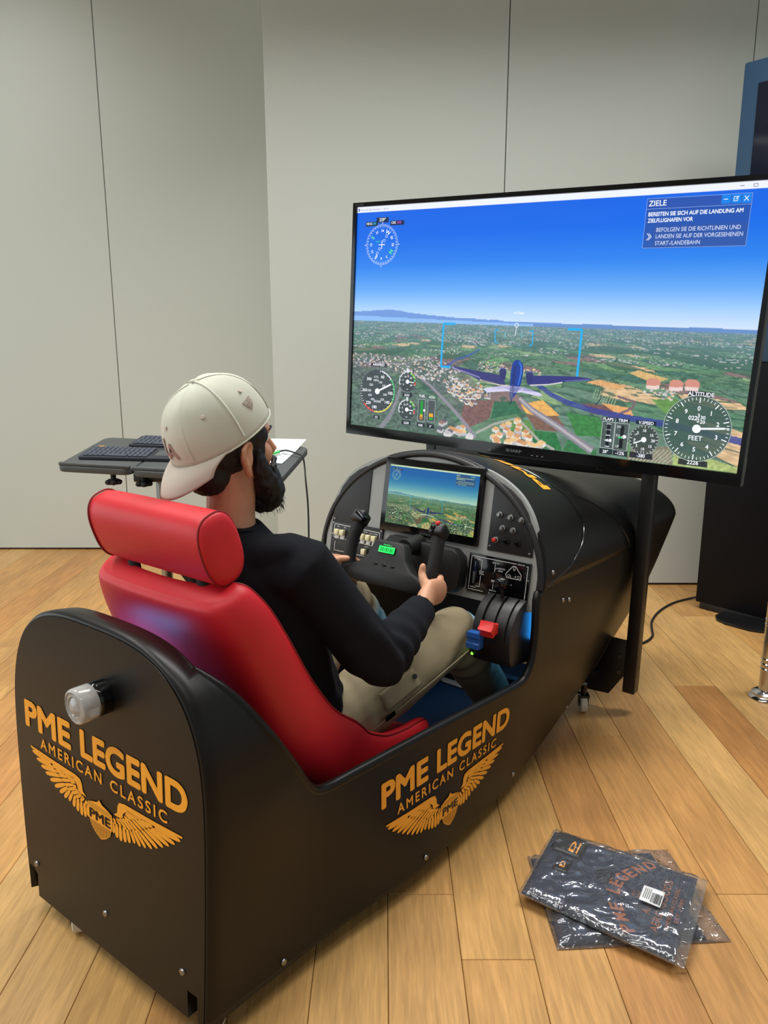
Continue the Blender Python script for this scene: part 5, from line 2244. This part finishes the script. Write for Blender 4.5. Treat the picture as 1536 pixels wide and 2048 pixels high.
# shoes
for a_ in (anR, anL):
    s_ = permb()
    limb(s_, [(a_[0], a_[1] - .02, .147), (a_[0], a_[1] + .06, .145), (a_[0], a_[1] + .16, .138)], [(.040, .036), (.044, .034), (.038, .026)], 14, hint=(1, 0, 0))
    s_.build('shoe', M['rubber'], person)

# ------------------------------------------------------------------ hair and beard
b = permb()
b.ellipsoid(hp(-.020, 0, .035), (.0815, .096, .092), HM)
b.ellipsoid(hp(-.050, 0, -.035), (.060, .052, .052), HM)
for sd in (1, -1):
    b.ellipsoid(hp(.030, sd * .064, .048), (.018, .042, .030), HM)
    b.ellipsoid(hp(.044, sd * .068, .018), (.010, .016, .038), HM)
me = remesh(b, .004, 4)


def hairy(c):
    p = Vector(c)
    return .0022 * mnoise.noise(Vector((p.x * 160, p.y * 160, p.z * 30)))


displace(me, hairy)
hair = link('hair', me, M['hair'], person)
b = permb()
for sd in (1, -1):
    b.tube([hp(.040, sd * .070, .012), hp(.046, sd * .068, -.020), hp(.062, sd * .058, -.055), hp(.085, sd * .036, -.082)], [.011, .018, .028, .034], 14, dome=True)
b.ellipsoid(hp(.098, 0, -.092), (.052, .052, .052), HM)
b.ellipsoid(hp(.100, 0, -.112), (.046, .046, .036), HM)
b.ellipsoid(hp(.110, 0, -.064), (.040, .032, .030), HM)
b.tube([hp(.104, .034, -.040), hp(.122, .014, -.020), hp(.124, 0, -.017), hp(.122, -.014, -.020), hp(.104, -.034, -.040)], [.008, .008, .007, .008, .008], 10, dome=True)
me = remesh(b, .004, 4)


def beardy(c):
    p = Vector(c)
    return .0040 * mnoise.noise(Vector((p.x * 150, p.y * 150, p.z * 40))) + .003 * mnoise.noise(p * 60)


displace(me, beardy)
beard = link('beard', me, M['hair'], person)
# wispy hairs around the beard outline
wv = permb()
wr = random.Random(9)
for k in range(300):
    a = wr.uniform(-2.6, 2.6)
    f0, u0 = wr.uniform(-.01, .045), wr.uniform(-.022, .03)
    base = Vector((.098, 0, -.095)) + Vector((.045 * math.cos(a), .045 * math.sin(a), -.02 + u0))
    d_ = Vector((math.cos(a) * .8, math.sin(a) * .8, wr.uniform(-1.1, .1))).normalized()
    L = wr.uniform(.004, .010)
    p0 = base
    p1 = base + d_ * L * .6 + Vector((0, 0, -.003))
    p2 = base + d_ * L + Vector((0, 0, -.008))
    wv.tube([hp(*q) for q in (p0, p1, p2)], [.0006, .0005, .0002], 3, cap=False)
w_ = wv.build('beard_wisps', M['hair'], beard)
w_['kind'] = 'stuff'
# eyebrows and eyes
for sd in (1, -1):
    permb().tube([hp(.107, sd * .014, .056), hp(.103, sd * .032, .060), hp(.089, sd * .048, .056)], [.0035, .004, .002], 8, dome=True).build('eyebrow', M['hair'], hair)
    e_ = permb().ellipsoid(hp(.082, sd * .033, .036), (.013, .012, .012), HM).build('eye', M['paper'], person)
    permb().ellipsoid(hp(.0915, sd * .034, .036), (.005, .004, .005), HM).build('iris', M['hair'], e_)

# ------------------------------------------------------------------ backward baseball cap
ct = math.radians(27.5)
CUP = Vector((0, -math.sin(ct), math.cos(ct)))        # in head axes (right, forward, up)
CFW = Vector((0, -math.cos(ct), -math.sin(ct)))       # towards the brim (back of the head)
CC = Vector((0, -.014, .054))


def capp(l, f, u):
    q = CC + Vector((1, 0, 0)) * l + CFW * f + CUP * u
    return Vector(hp(q.y, q.x, q.z))


CA, CBW, CH = .1285, .098, .128


def dome(th, ph, k=1.0):
    """th 0 at the button, pi/2 at the band; ph 0 towards the brim"""
    e = .86
    s_ = math.sin(th) ** e
    c_ = math.cos(th) if math.cos(th) > 0 else 0
    return capp(CBW * k * s_ * math.sin(ph), CA * k * s_ * math.cos(ph), CH * k * c_ ** .92 if c_ > 0 else 0)


NT_, NP = 22, 60
m = permb()
rows = []
for i in range(NT_ + 1):
    th = .03 + (PI / 2 - .03) * i / NT_
    row = []
    for j in range(NP):
        ph = 2 * PI * j / NP
        puff = 1 + .010 * math.cos(6 * ph) * math.sin(2 * th) * -1 + .006 * mnoise.noise(Vector((math.cos(ph) * 2, math.sin(ph) * 2, th * 3)))
        row.append(tuple(dome(th, ph, puff)))
    rows.append(row)
rows.append([tuple(capp(CBW * math.sin(2 * PI * j / NP), CA * math.cos(2 * PI * j / NP), -.014)) for j in range(NP)])
m.grid(rows, close_u=True)
n0 = 0
m.f.append(tuple(range(NP)))
cap = m.build('cap_crown', M['cap'], person, 60)
mo = cap.modifiers.new('thickness', 'SOLIDIFY')
mo.thickness = .002
for k in range(6):
    ph = PI / 6 + k * PI / 3
    pts = [tuple(dome(.05 + (PI / 2 - .05) * i / 16, ph, 1.003)) for i in range(17)]
    permb().tube(pts, [(.0016, .0042)] * 17, 6).build('seam', M['cap'], cap)
    ph2 = k * PI / 3
    p = dome(.95, ph2, 1.006)
    q = dome(.95, ph2, 1.05)
    m = MB()
    m.lathe([(.0045, 0), (.0045, .0008), (.003, .0014), (.0016, .0008)], 14, rootM(PB) @ Matrix.Translation(p) @ (q - p).to_track_quat('Z', 'Y').to_matrix().to_4x4())
    m.build('eyelet', M['cap2'], cap)
bt = dome(.0, 0, 1.0)
permb().ellipsoid(tuple(bt), (.0085, .0085, .006)).build('cap_button', M['cap'], cap)
band = [tuple(capp(CBW * 1.003 * math.sin(2 * PI * j / 40), CA * 1.003 * math.cos(2 * PI * j / 40), -.012)) for j in range(41)]
permb().tube(band, [(.0022, .0022)] * 41, 6).build('sweatband', M['cap'], cap)
# brim, bent down behind the neck
rows = []
for t in np.linspace(0, 1, 10):
    row = []
    for j in range(25):
        q = -1 + 2 * j / 24
        ph = q * 1.22
        root = CC + Vector((1, 0, 0)) * (CBW * math.sin(ph)) + CFW * (CA * math.cos(ph)) + CUP * -.010
        tip = Vector((q * .086, -.158 + .070 * q * q, -.082 + .052 * abs(q) ** 2.2))
        bow = math.sin(t * PI) * .008
        p = root.lerp(tip, t) + Vector((0, -bow, 0))
        row.append(hp(p.y, p.x, p.z))
    rows.append(row)
br = permb().grid(rows).build('brim', M['cap2'], cap, 60)
mo = br.modifiers.new('thickness', 'SOLIDIFY')
mo.thickness = .004
mo.offset = 0


def on_cap(s_, ph0, th0, w, h_, bold=0.0):
    """embroidery that follows the crown"""
    v, f = fit_text(s_, -w / 2, w / 2, -h_ / 2, h_ / 2, bold=bold)
    m = permb()
    m.add([tuple(dome(th0 - y / CH, ph0 + x / (CBW * 1.1), 1.012)) for x, y in v], f)
    return m


on_cap('L', -.07, 1.30, .030, .040, .03).build('embroidery', M['thread'], cap, 0)
on_cap('A', .09, 1.36, .040, .036, .03).build('embroidery', M['thread'], cap, 0)
# small pennant outline on the side of the crown
m = permb()
pp = [(-.014, .010), (.013, .013), (.010, -.004), (-.003, -.014), (-.014, .010)]


def cp(x, y):
    return tuple(dome(1.22 - y / CH, 2.02 + x / (CBW * 1.1), 1.010))


for a, b2 in zip(pp[:-1], pp[1:]):
    m.tube([cp(*a), cp((a[0] + b2[0]) / 2, (a[1] + b2[1]) / 2), cp(*b2)], .0007, 5)
for a, b2 in (((-.008, .008), (-.004, -.009)), ((0, .010), (.001, -.009)), ((.007, .010), (.005, -.006)), ((-.006, .0), (.008, .003))):
    m.tube([cp(*a), cp(*b2)], .0007, 5)
m.build('embroidery', M['thread'], cap)
# ------------------------------------------------------------------ height-adjustable laptop table
ttilt = math.radians(9)
TP0 = Vector((-.8, 2.75, .885))
TABLE = Matrix.Translation(TP0) @ Matrix.Rotation(ttilt, 4, 'X')        # x right, y up the slope


def tab(a, b, c=0.0):
    return TABLE @ Vector((a, b, c))


pole_top = tab(-.035, .13, -.03)
table = empty('laptop_table', Matrix.Translation((pole_top.x, pole_top.y, 0)))
tag(table, 'dark grey tilting laptop table on a round steel pole', 'table')
TI = Matrix.Translation((-pole_top.x, -pole_top.y, 0))


def tbm(inplane=0.0):
    m = MB()
    m.t = TI @ TABLE @ Matrix.Rotation(inplane, 4, 'Z')
    return m


def rounded(x0, y0, x1, y1, r, n=6):
    pts = []
    for cx_, cy_, a0 in ((x1 - r, y0 + r, -90), (x1 - r, y1 - r, 0), (x0 + r, y1 - r, 90), (x0 + r, y0 + r, 180)):
        for k in range(n + 1):
            a = math.radians(a0 + 90 * k / n)
            pts.append((cx_ + r * math.cos(a), cy_ + r * math.sin(a)))
    return pts


YAWT = math.radians(-9.5)
SWAPZ = Matrix(((1, 0, 0, 0), (0, 0, 1, 0), (0, 1, 0, 0), (0, 0, 0, 1)))    # prism (a,d,b) -> (a,b,d)
m = tbm(YAWT)
m.prism(rounded(-.425, .030, -.130, .415, .035), -.024, 0.0, SWAPZ, bev=.004)
m.build('side_tray', M['darkgrey'], table)
m = tbm(YAWT)
m.prism(rounded(-.125, .020, .440, .420, .04), -.024, 0.0, SWAPZ, bev=.004)
m.build('table_top', M['darkgrey'], table)
tbm(YAWT).box((-.415, .034, 0.0), (-.135, .050, .012), .004).build('stop_ledge', M['darkgrey'], table)
tbm(YAWT).box((-.115, .026, 0.0), (.43, .042, .012), .004).build('stop_ledge', M['darkgrey'], table)
for a in (-.215, -.095):
    m = MB()
    c = TI @ (TABLE @ Matrix.Rotation(YAWT, 4, 'Z') @ Vector((a, .060, -.024)))
    m.cyl(tuple(c), tuple(c + Vector((0, 0, -.030))), .010, 14)
    for k in range(5):
        an = 2 * PI * k / 5
        m.ellipsoid(tuple(c + Vector((.020 * math.cos(an), .020 * math.sin(an), -.036))), (.012, .012, .010), None, 12, 8)
    m.cyl(tuple(c + Vector((0, 0, -.026))), tuple(c + Vector((0, 0, -.045))), .018, 16)
    m.build('tilt_knob', M['rubber'], table)
m = MB()
m.cyl((0, 0, .04), tuple(TI @ pole_top), .021, 20)
m.build('pole', M['steel'], table)
m = MB()
m.box((-.09, -.05, pole_top.z - .035), (.09, .05, pole_top.z - .002), .006)
m.build('tilt_plate', M['blacksteel'], table)
for s_ in (-1, 1):
    MB().box((-.13, s_ * .16 - .02, .030), (.30, s_ * .16 + .02, .055), .006).build('foot_bar', M['blacksteel'], table)
MB().box((-.03, -.18, .032), (.03, .18, .052), .004).build('foot_link', M['blacksteel'], table)
for x in (-.11, .28):
    for s_ in (-.16, .16):
        MB().lathe([(.013, -.010), (.016, -.007), (.016, .007), (.013, .010)], 16, Matrix.Translation((x, s_, .016)) @ Matrix.Rotation(PI / 2, 4, 'Y')).build('foot_wheel', M['rubber'], table)


def tabletop_thing(name, a, b, rot, lift=0.0):
    return empty(name, TABLE @ Matrix.Translation((a, b, lift)) @ Matrix.Rotation(rot, 4, 'Z'))


key_me = MB().box((-.0082, -.0080, 0), (.0082, .0080, .0055), .0018, seg=1).mesh('key')
space_me = MB().box((-.045, -.0080, 0), (.045, .0080, .0055), .0018, seg=1).mesh('space_bar')


def keyboard(name, lab, a, b, rot, w, d, ncol, pad):
    r = tabletop_thing(name, a, b, rot, .0005)
    tag(r, lab, 'keyboard', 'keyboards on the laptop table')
    MB().box((-w / 2, -d / 2, 0), (w / 2, d / 2, .014), .004).build('keyboard_body', M['kbd'], r)
    x0 = -w / 2 + .015
    for row in range(6):
        for c in range(ncol):
            if row == 0 and 4 <= c <= 8:
                continue
            o = link('key', key_me, M['key'], r)
            o.location = (x0 + .0095 + c * .0192 + (row % 2) * .002, -d / 2 + .016 + row * .0185, .014)
    o = link('space_bar', space_me, M['key'], r)
    o.location = (x0 + .0095 + 6 * .0192, -d / 2 + .016, .014)
    if pad:
        MB().box((w / 2 - .085, -d / 2 + .03, .0138), (w / 2 - .012, d / 2 - .035, .0152), .001).build('touchpad', M['darkgrey'], r)
        MB().box((x0 + .01, d / 2 - .006, .0138), (x0 + .035, d / 2 - .001, .0155), .001).build('yellow_key', M['gold'], r)
    return r


keyboard('keyboard', 'grey keyboard with touchpad and yellow key at the front of the laptop table', -.165, .222, math.radians(-5), .37, .135, 13, True)
keyboard('keyboard', 'black compact keyboard behind the one with the touchpad', -.035, .366, math.radians(-8), .34, .125, 16, False)
# sheet of paper over the right end of the table
m = MB()
rows = []
for i in range(9):
    rows.append([(-.105 + .21 * j / 6, -.148 + .297 * i / 8, .0015 + .010 * math.exp(-((i - 7.5) / 2) ** 2) * (j / 6)) for j in range(7)])
m.grid(rows)
pp_ = m.build('paper_sheet', M['paper'])
pp_.matrix_world = TABLE @ Matrix.Translation((.352, .285, .001)) @ Matrix.Rotation(math.radians(-13), 4, 'Z')
tag(pp_, 'white printed sheet of paper on the right end of the laptop table', 'paper')
so_ = pp_.modifiers.new('thickness', 'SOLIDIFY')
so_.thickness = .0004
pr = MB()
prr = random.Random(4)
for k in range(12):
    y = .115 - k * .019
    x = -.085
    while x < .07:
        L = prr.uniform(.01, .03)
        pr.add([(x, y, .0032), (x + L, y, .0032), (x + L, y + .004, .0032), (x, y + .004, .0032)], [(0, 1, 2, 3)])
        x += L + .006
pr.build('printed_lines', M['printgrey'], pp_, 0)
# black cable hanging from the table end, green plug
pts = [tab(.395, .225, .014), tab(.408, .235, .016), tab(.43, .235, .016), tab(.470, .205, .013), tab(.492, .185, .006), tab(.500, .165, -.03)]
pts = [tuple(p) for p in pts] + [(-.292, 2.86, .85), (-.283, 2.84, .75), (-.281, 2.82, .62), (-.287, 2.81, .45), (-.30, 2.80, .25), (-.33, 2.80, .10), (-.38, 2.80, .010), (-.50, 2.78, .006)]
pts = [tuple(p) for p in catmull(pts, 6, closed=False)] + [pts[-1]]
cr_ = empty('hanging_cable', Matrix.Translation((0, 0, 0)))
tag(cr_, 'thin black cable with green plug hanging off the right end of the laptop table', 'cable')
MB().tube(pts, .0032, 8).build('cord', M['rubber'], cr_)
MB().tube([tuple(tab(.362, .195, .012)), tuple(tab(.398, .228, .014))], .0055, 10).build('plug', M['green'], cr_)

# ------------------------------------------------------------------ dark display column at the right
kd = Vector((.653, -.757, 0)).normalized()
kn_ = Vector((kd.y, -kd.x, 0))                          # face normal towards the hall
if kn_.y > 0:
    kn_ = -kn_
KA = Vector((1.606, 3.83, 0))
KM = Matrix((kd, -kn_, Vector((0, 0, 1)))).transposed().to_4x4()
KM.translation = KA
kiosk = empty('display_column', KM)
tag(kiosk, 'tall dark blue and black display column on a flat foot by the back wall', 'display')
MB().box((0, 0, .035), (.72, .09, 1.25), .006).build('lower_housing', M['kioskblack'], kiosk)
MB().box((0, 0, 1.25), (.72, .09, 2.56), .012).build('upper_housing', M['kiosk'], kiosk)
MB().box((.075, -.004, 1.45), (.645, .004, 2.46), .002).build('display_glass', M['kioskscreen'], kiosk)
pts = [(-.02 + .26, -.16)] 
ft = [(.14, .06), (.14, -.06), (.17, -.105), (.22, -.125), (.34, -.125), (.39, -.105), (.42, -.06), (.42, .06)]
MB().prism(ft, 0.0, .014, Matrix(((1, 0, 0, 0), (0, 0, 1, 0), (0, 1, 0, 0), (0, 0, 0, 1))), bev=.003).build('foot_plate', M['blacksteel'], kiosk)
MB().box((.02, .01, .0), (.70, .08, .036), .002).build('plinth', M['blacksteel'], kiosk)

# ------------------------------------------------------------------ chrome post at the right
post = empty('chrome_post', Matrix.Translation((1.478, 2.80, 0)))
tag(post, 'slim chrome barrier post with ringed base beside the cockpit', 'post')
MB().lathe([(.058, 0), (.060, .004), (.056, .010), (.050, .014), (.049, .022), (.040, .028), (.023, .036)], 40).build('base', M['chrome'], post)
MB().lathe([(.026, .030), (.026, .86), (.034, .865), (.034, .90), (.026, .915), (.008, .925)], 32).build('pole', M['chrome'], post)
for z in (.12, .14, .16, .30, .32):
    MB().lathe([(.026, z - .004), (.0285, z), (.026, z + .004)], 32).build('ring', M['chrome'], post)

# ------------------------------------------------------------------ floor cable from the display column
cp_ = [(1.70, 3.93, .03), (1.633, 3.955, .008), (1.515, 3.885, .006), (1.40, 3.76, .006), (1.315, 3.62, .006), (1.275, 3.50, .006), (1.25, 3.42, .006), (1.19, 3.345, .006), (1.10, 3.30, .006), (.98, 3.28, .006)]
cp_ = [tuple(p) for p in catmull(cp_, 6, closed=False)] + [cp_[-1]]
fc = MB().tube(cp_, .0055, 10).build('floor_cable', M['rubber'])
tag(fc, 'thick black cable lying on the floor in front of the display column', 'cable')

# ------------------------------------------------------------------ bagged shirts on the floor
def film_material():
    m, nt, b = new_mat('clear_plastic_film')
    out = nt.nodes['Material Output']
    tc = N(nt, 'ShaderNodeTexCoord')
    no = N(nt, 'ShaderNodeTexNoise')
    no.inputs['Scale'].default_value = 16.0
    no.inputs['Detail'].default_value = 3.0
    no.inputs['Distortion'].default_value = 1.2
    nt.links.new(tc.outputs['Object'], no.inputs['Vector'])
    bp = N(nt, 'ShaderNodeBump')
    bp.inputs['Strength'].default_value = 0.8
    bp.inputs['Distance'].default_value = 0.012
    nt.links.new(no.outputs['Fac'], bp.inputs['Height'])
    gl = N(nt, 'ShaderNodeBsdfGlossy')
    gl.inputs['Color'].default_value = (.95, .97, 1, 1)
    gl.inputs['Roughness'].default_value = 0.12
    nt.links.new(bp.outputs[0], gl.inputs['Normal'])
    tr = N(nt, 'ShaderNodeBsdfTransparent')
    tr.inputs['Color'].default_value = (.97, .98, .98, 1)
    df = N(nt, 'ShaderNodeBsdfDiffuse')
    df.inputs['Color'].default_value = (.8, .82, .86, 1)
    mx0 = N(nt, 'ShaderNodeMixShader')
    mx0.inputs[0].default_value = 0.06
    nt.links.new(tr.outputs[0], mx0.inputs[1])
    nt.links.new(df.outputs[0], mx0.inputs[2])
    lw = N(nt, 'ShaderNodeFresnel')
    lw.inputs['IOR'].default_value = 1.55
    nt.links.new(bp.outputs[0], lw.inputs['Normal'])
    ad = N(nt, 'ShaderNodeMath', operation='MULTIPLY_ADD')
    ad.inputs[1].default_value = 1.5
    ad.inputs[2].default_value = 0.05
    nt.links.new(lw.outputs[0], ad.inputs[0])
    mx = N(nt, 'ShaderNodeMixShader')
    nt.links.new(ad.outputs[0], mx.inputs[0])
    nt.links.new(mx0.outputs[0], mx.inputs[1])
    nt.links.new(gl.outputs[0], mx.inputs[2])
    nt.links.new(mx.outputs[0], out.inputs[0])
    return m


M['film'] = film_material()


def quad_map(c, a, b):
    """bilinear map of the four floor corners"""
    c = [Vector((x, y, 0)) for x, y in c]
    return c[0].lerp(c[1], a).lerp(c[3].lerp(c[2], a), b)


def bagged(name, lab, corners, z0, thick, seed, insets):
    """insets: margin of the shirt inside its bag (left,right,front,back)"""
    ctr = sum((Vector((x, y, 0)) for x, y in corners), Vector()) / 4
    root = empty(name, Matrix.Translation((ctr.x, ctr.y, z0)))
    tag(root, lab, 'shirt', 'bagged shirts on the floor')

    def sheet(a0, a1, b0, b1, zf, n=26, under=None):
        m = MB()
        top = []
        bot = []
        for i in range(n + 1):
            r0, r1 = [], []
            for j in range(n + 1):
                a = a0 + (a1 - a0) * i / n
                b_ = b0 + (b1 - b0) * j / n
                p = quad_map(corners, a, b_) - ctr
                e = min(i, n - i, j, n - j) / 3.0
                k = min(1.0, e) ** .5
                r0.append((p.x, p.y, zf(a, b_, k)))
                r1.append((p.x, p.y, .0012 if under is None else under))
            top.append(r0)
            bot.append(r1)
        m.grid(top)
        m.grid([r[::-1] for r in bot])
        # side walls
        loop = [(0, j) for j in range(n + 1)] + [(i, n) for i in range(1, n + 1)] + [(n, j) for j in range(n - 1, -1, -1)] + [(i, 0) for i in range(n - 1, 0, -1)]
        s0 = len(m.v)
        m.add([top[i][j] for i, j in loop] + [bot[i][j] for i, j in loop], [(k, (k + 1) % len(loop), len(loop) + (k + 1) % len(loop), len(loop) + k) for k in range(len(loop))])
        return m

    def zs(a, b_, k):
        nz = mnoise.noise(Vector((a * 5 + seed, b_ * 5, 0)))
        return .003 + (thick - .003) * k + .0025 * nz * k

    def zfilm(a, b_, k):
        inside = (insets[0] < a < 1 - insets[1]) and (insets[2] < b_ < 1 - insets[3])
        base = thick + .002 if inside else thick * .45
        ridge = abs(mnoise.noise(Vector((a * 7 + b_ * 4 + seed, b_ * 9 - a * 5, 3))))
        return .0035 + base * k + .007 * (ridge) * k + .004 * abs(mnoise.noise(Vector((a * 17 + seed, b_ * 17, 1)))) * k
    cloth = sheet(insets[0], 1 - insets[1], insets[2], 1 - insets[3], zs).build('folded_shirt', M['navy'], root, 60)
    film = sheet(0, 1, 0, 1, zfilm, 44, under=.0004).build('plastic_bag', M['film'], root, 80)
    film['label'] = 'clear crinkled plastic bag'

    def put(a, b_, lift=.0):
        p = quad_map(corners, a, b_) - ctr
        return (p.x, p.y, zs(a, b_, 1.0) + .0008 + lift)
    return root, cloth, put


bagged('bagged_shirt', 'navy folded shirt in clear plastic bag lying underneath the printed one', [(.384, 1.841), (.769, 1.869), (.800, 1.540), (.394, 1.515)], .0, .014, 3.0, (.02, .13, .03, .03))
root, cloth, put = bagged('bagged_shirt', 'navy folded shirt with orange print, tags and barcode sticker in plastic bag on top', [(.330, 1.668), (.470, 1.920), (.815, 1.712), (.650, 1.432)], .026, .012, 8.0, (.02, .02, .015, .06))
# orange print: curved headline and lines of text (a along the short side, b along the long side)
m = MB()
word = 'PME LEGEND'
n = len(word)
for k, ch in enumerate(word):
    if ch == ' ':
        continue
    t = k / (n - 1)
    ac = .10 + .80 * t
    bc = .66 - .15 * math.sin(PI * t) ** 1.0
    ang = .75 * (t - .5) * -2
    v, f = text2d(ch, .03)
    q = np.array(v)
    lo, hi = q.min(0), q.max(0)
    kx, ky = .072 / max(hi[0] - lo[0], .45), .115 / (hi[1] - lo[1])
    pts = []
    for x, y in q:
        x_ = (x - (lo[0] + hi[0]) / 2) * kx
        y_ = (y - lo[1] - (hi[1] - lo[1]) / 2) * ky * .72
        xr = x_ * math.cos(ang) - y_ * math.sin(ang)
        yr = x_ * math.sin(ang) + y_ * math.cos(ang)
        pts.append(put(ac + xr, bc - yr))
    m.add(pts, f)
for s_, a0, a1, b0, b1 in (('CO.', .47, .55, .62, .665), ('Authentic', .33, .62, .70, .75), ('AERO GOODS', .18, .80, .775, .82), ('AMERICAN CLASSIC', .25, .75, .845, .87), ('EST. 1989', .36, .64, .885, .91)):
    v, f = fit_text(s_, 0, 1, 0, 1, bold=.01)
    m.add([put(a0 + (a1 - a0) * x, b1 - (b1 - b0) * y) for x, y in v], f)
m.build('orange_print', M['copper'], cloth, 0)
# round neck stamp, woven label, hang tag, barcode sticker
def flat_patch(name, a0, a1, b0, b1, mat_, lift, parent=root, n=6):
    rows = [[put(a0 + (a1 - a0) * i / n, b0 + (b1 - b0) * j / n, lift) for j in range(n + 1)] for i in range(n + 1)]
    o = MB().grid(rows).build(name, mat_, parent)
    mo = o.modifiers.new('thickness', 'SOLIDIFY')
    mo.thickness = .0008
    return o


flat_patch('hang_tag', .66, .93, .055, .26, M['blacksteel'], .004)
flat_patch('woven_label', .60, .78, .24, .34, M['gloss'], .002) if False else flat_patch('woven_label', .42, .60, .12, .22, M['gloss'], .002)
m = MB()
for s_, a0, a1, b0, b1, l in (('D', .70, .86, .165, .20, .0058), ('D', .47, .55, .155, .19, .0038)):
    v, f = fit_text(s_, 0, 1, 0, 1, bold=.03)
    m.add([put(a0 + (a1 - a0) * x, b1 - (b1 - b0) * y, l) for x, y in v], f)
m.add([put(.70, .215, .0058), put(.70, .225, .0058), put(.86, .225, .0058), put(.86, .215, .0058)], [(0, 1, 2, 3)])
m.build('tag_print', M['gold'], root, 0)
ring = MB()
for rr_, w_ in ((.055, .009), (.040, .006)):
    pts = [put(.585 + rr_ * math.cos(2 * PI * k / 24) * 1.35, .435 + rr_ * math.sin(2 * PI * k / 24), .0012) for k in range(25)]
    ring.tube(pts, .0011, 5)
ring.tube([put(.585, .40, .0012), put(.585, .47, .0012)], .0009, 5)
ring.tube([put(.53, .435, .0012), put(.64, .435, .0012)], .0009, 5)
ring.build('round_stamp', M['inkblack'], root)
flat_patch('barcode_sticker', .395, .585, .675, .80, M['paper'], .014)
m = MB()
bb = random.Random(2)
x = .735
while x < .788:
    w_ = bb.choice((.0025, .004, .006))
    m.add([put(.41, x, .0155), put(.41, x + w_, .0155), put(.53, x + w_, .0155), put(.53, x, .0155)], [(0, 1, 2, 3)])
    x += w_ + bb.choice((.003, .004))
for k in range(4):
    b0 = .69 + .011 * k
    m.add([put(.43, b0, .0155), put(.43, b0 + .003, .0155), put(.56, b0 + .003, .0155), put(.56, b0, .0155)], [(0, 1, 2, 3)])
m.build('barcode_print', M['inkblack'], root, 0)
# blue light strips in the footwell and behind the seat (their own light)
def led_light(name, loc, size, sy, power, rot):
    o = area_light(name, (0, 0, 0), size, sy, power, (.08, .42, 1.0), 170)
    o.matrix_world = MC @ Matrix.Translation(loc) @ Matrix.Rotation(rot[0], 4, 'X') @ Matrix.Rotation(rot[1], 4, 'Y')
    return o


led_light('footwell_led_light', (.21, 1.249, .660), .32, .02, 1.6, (0, 0))
led_light('rear_led_light', (-.07, .103, .705), .18, .01, .7, (1.2, 0))
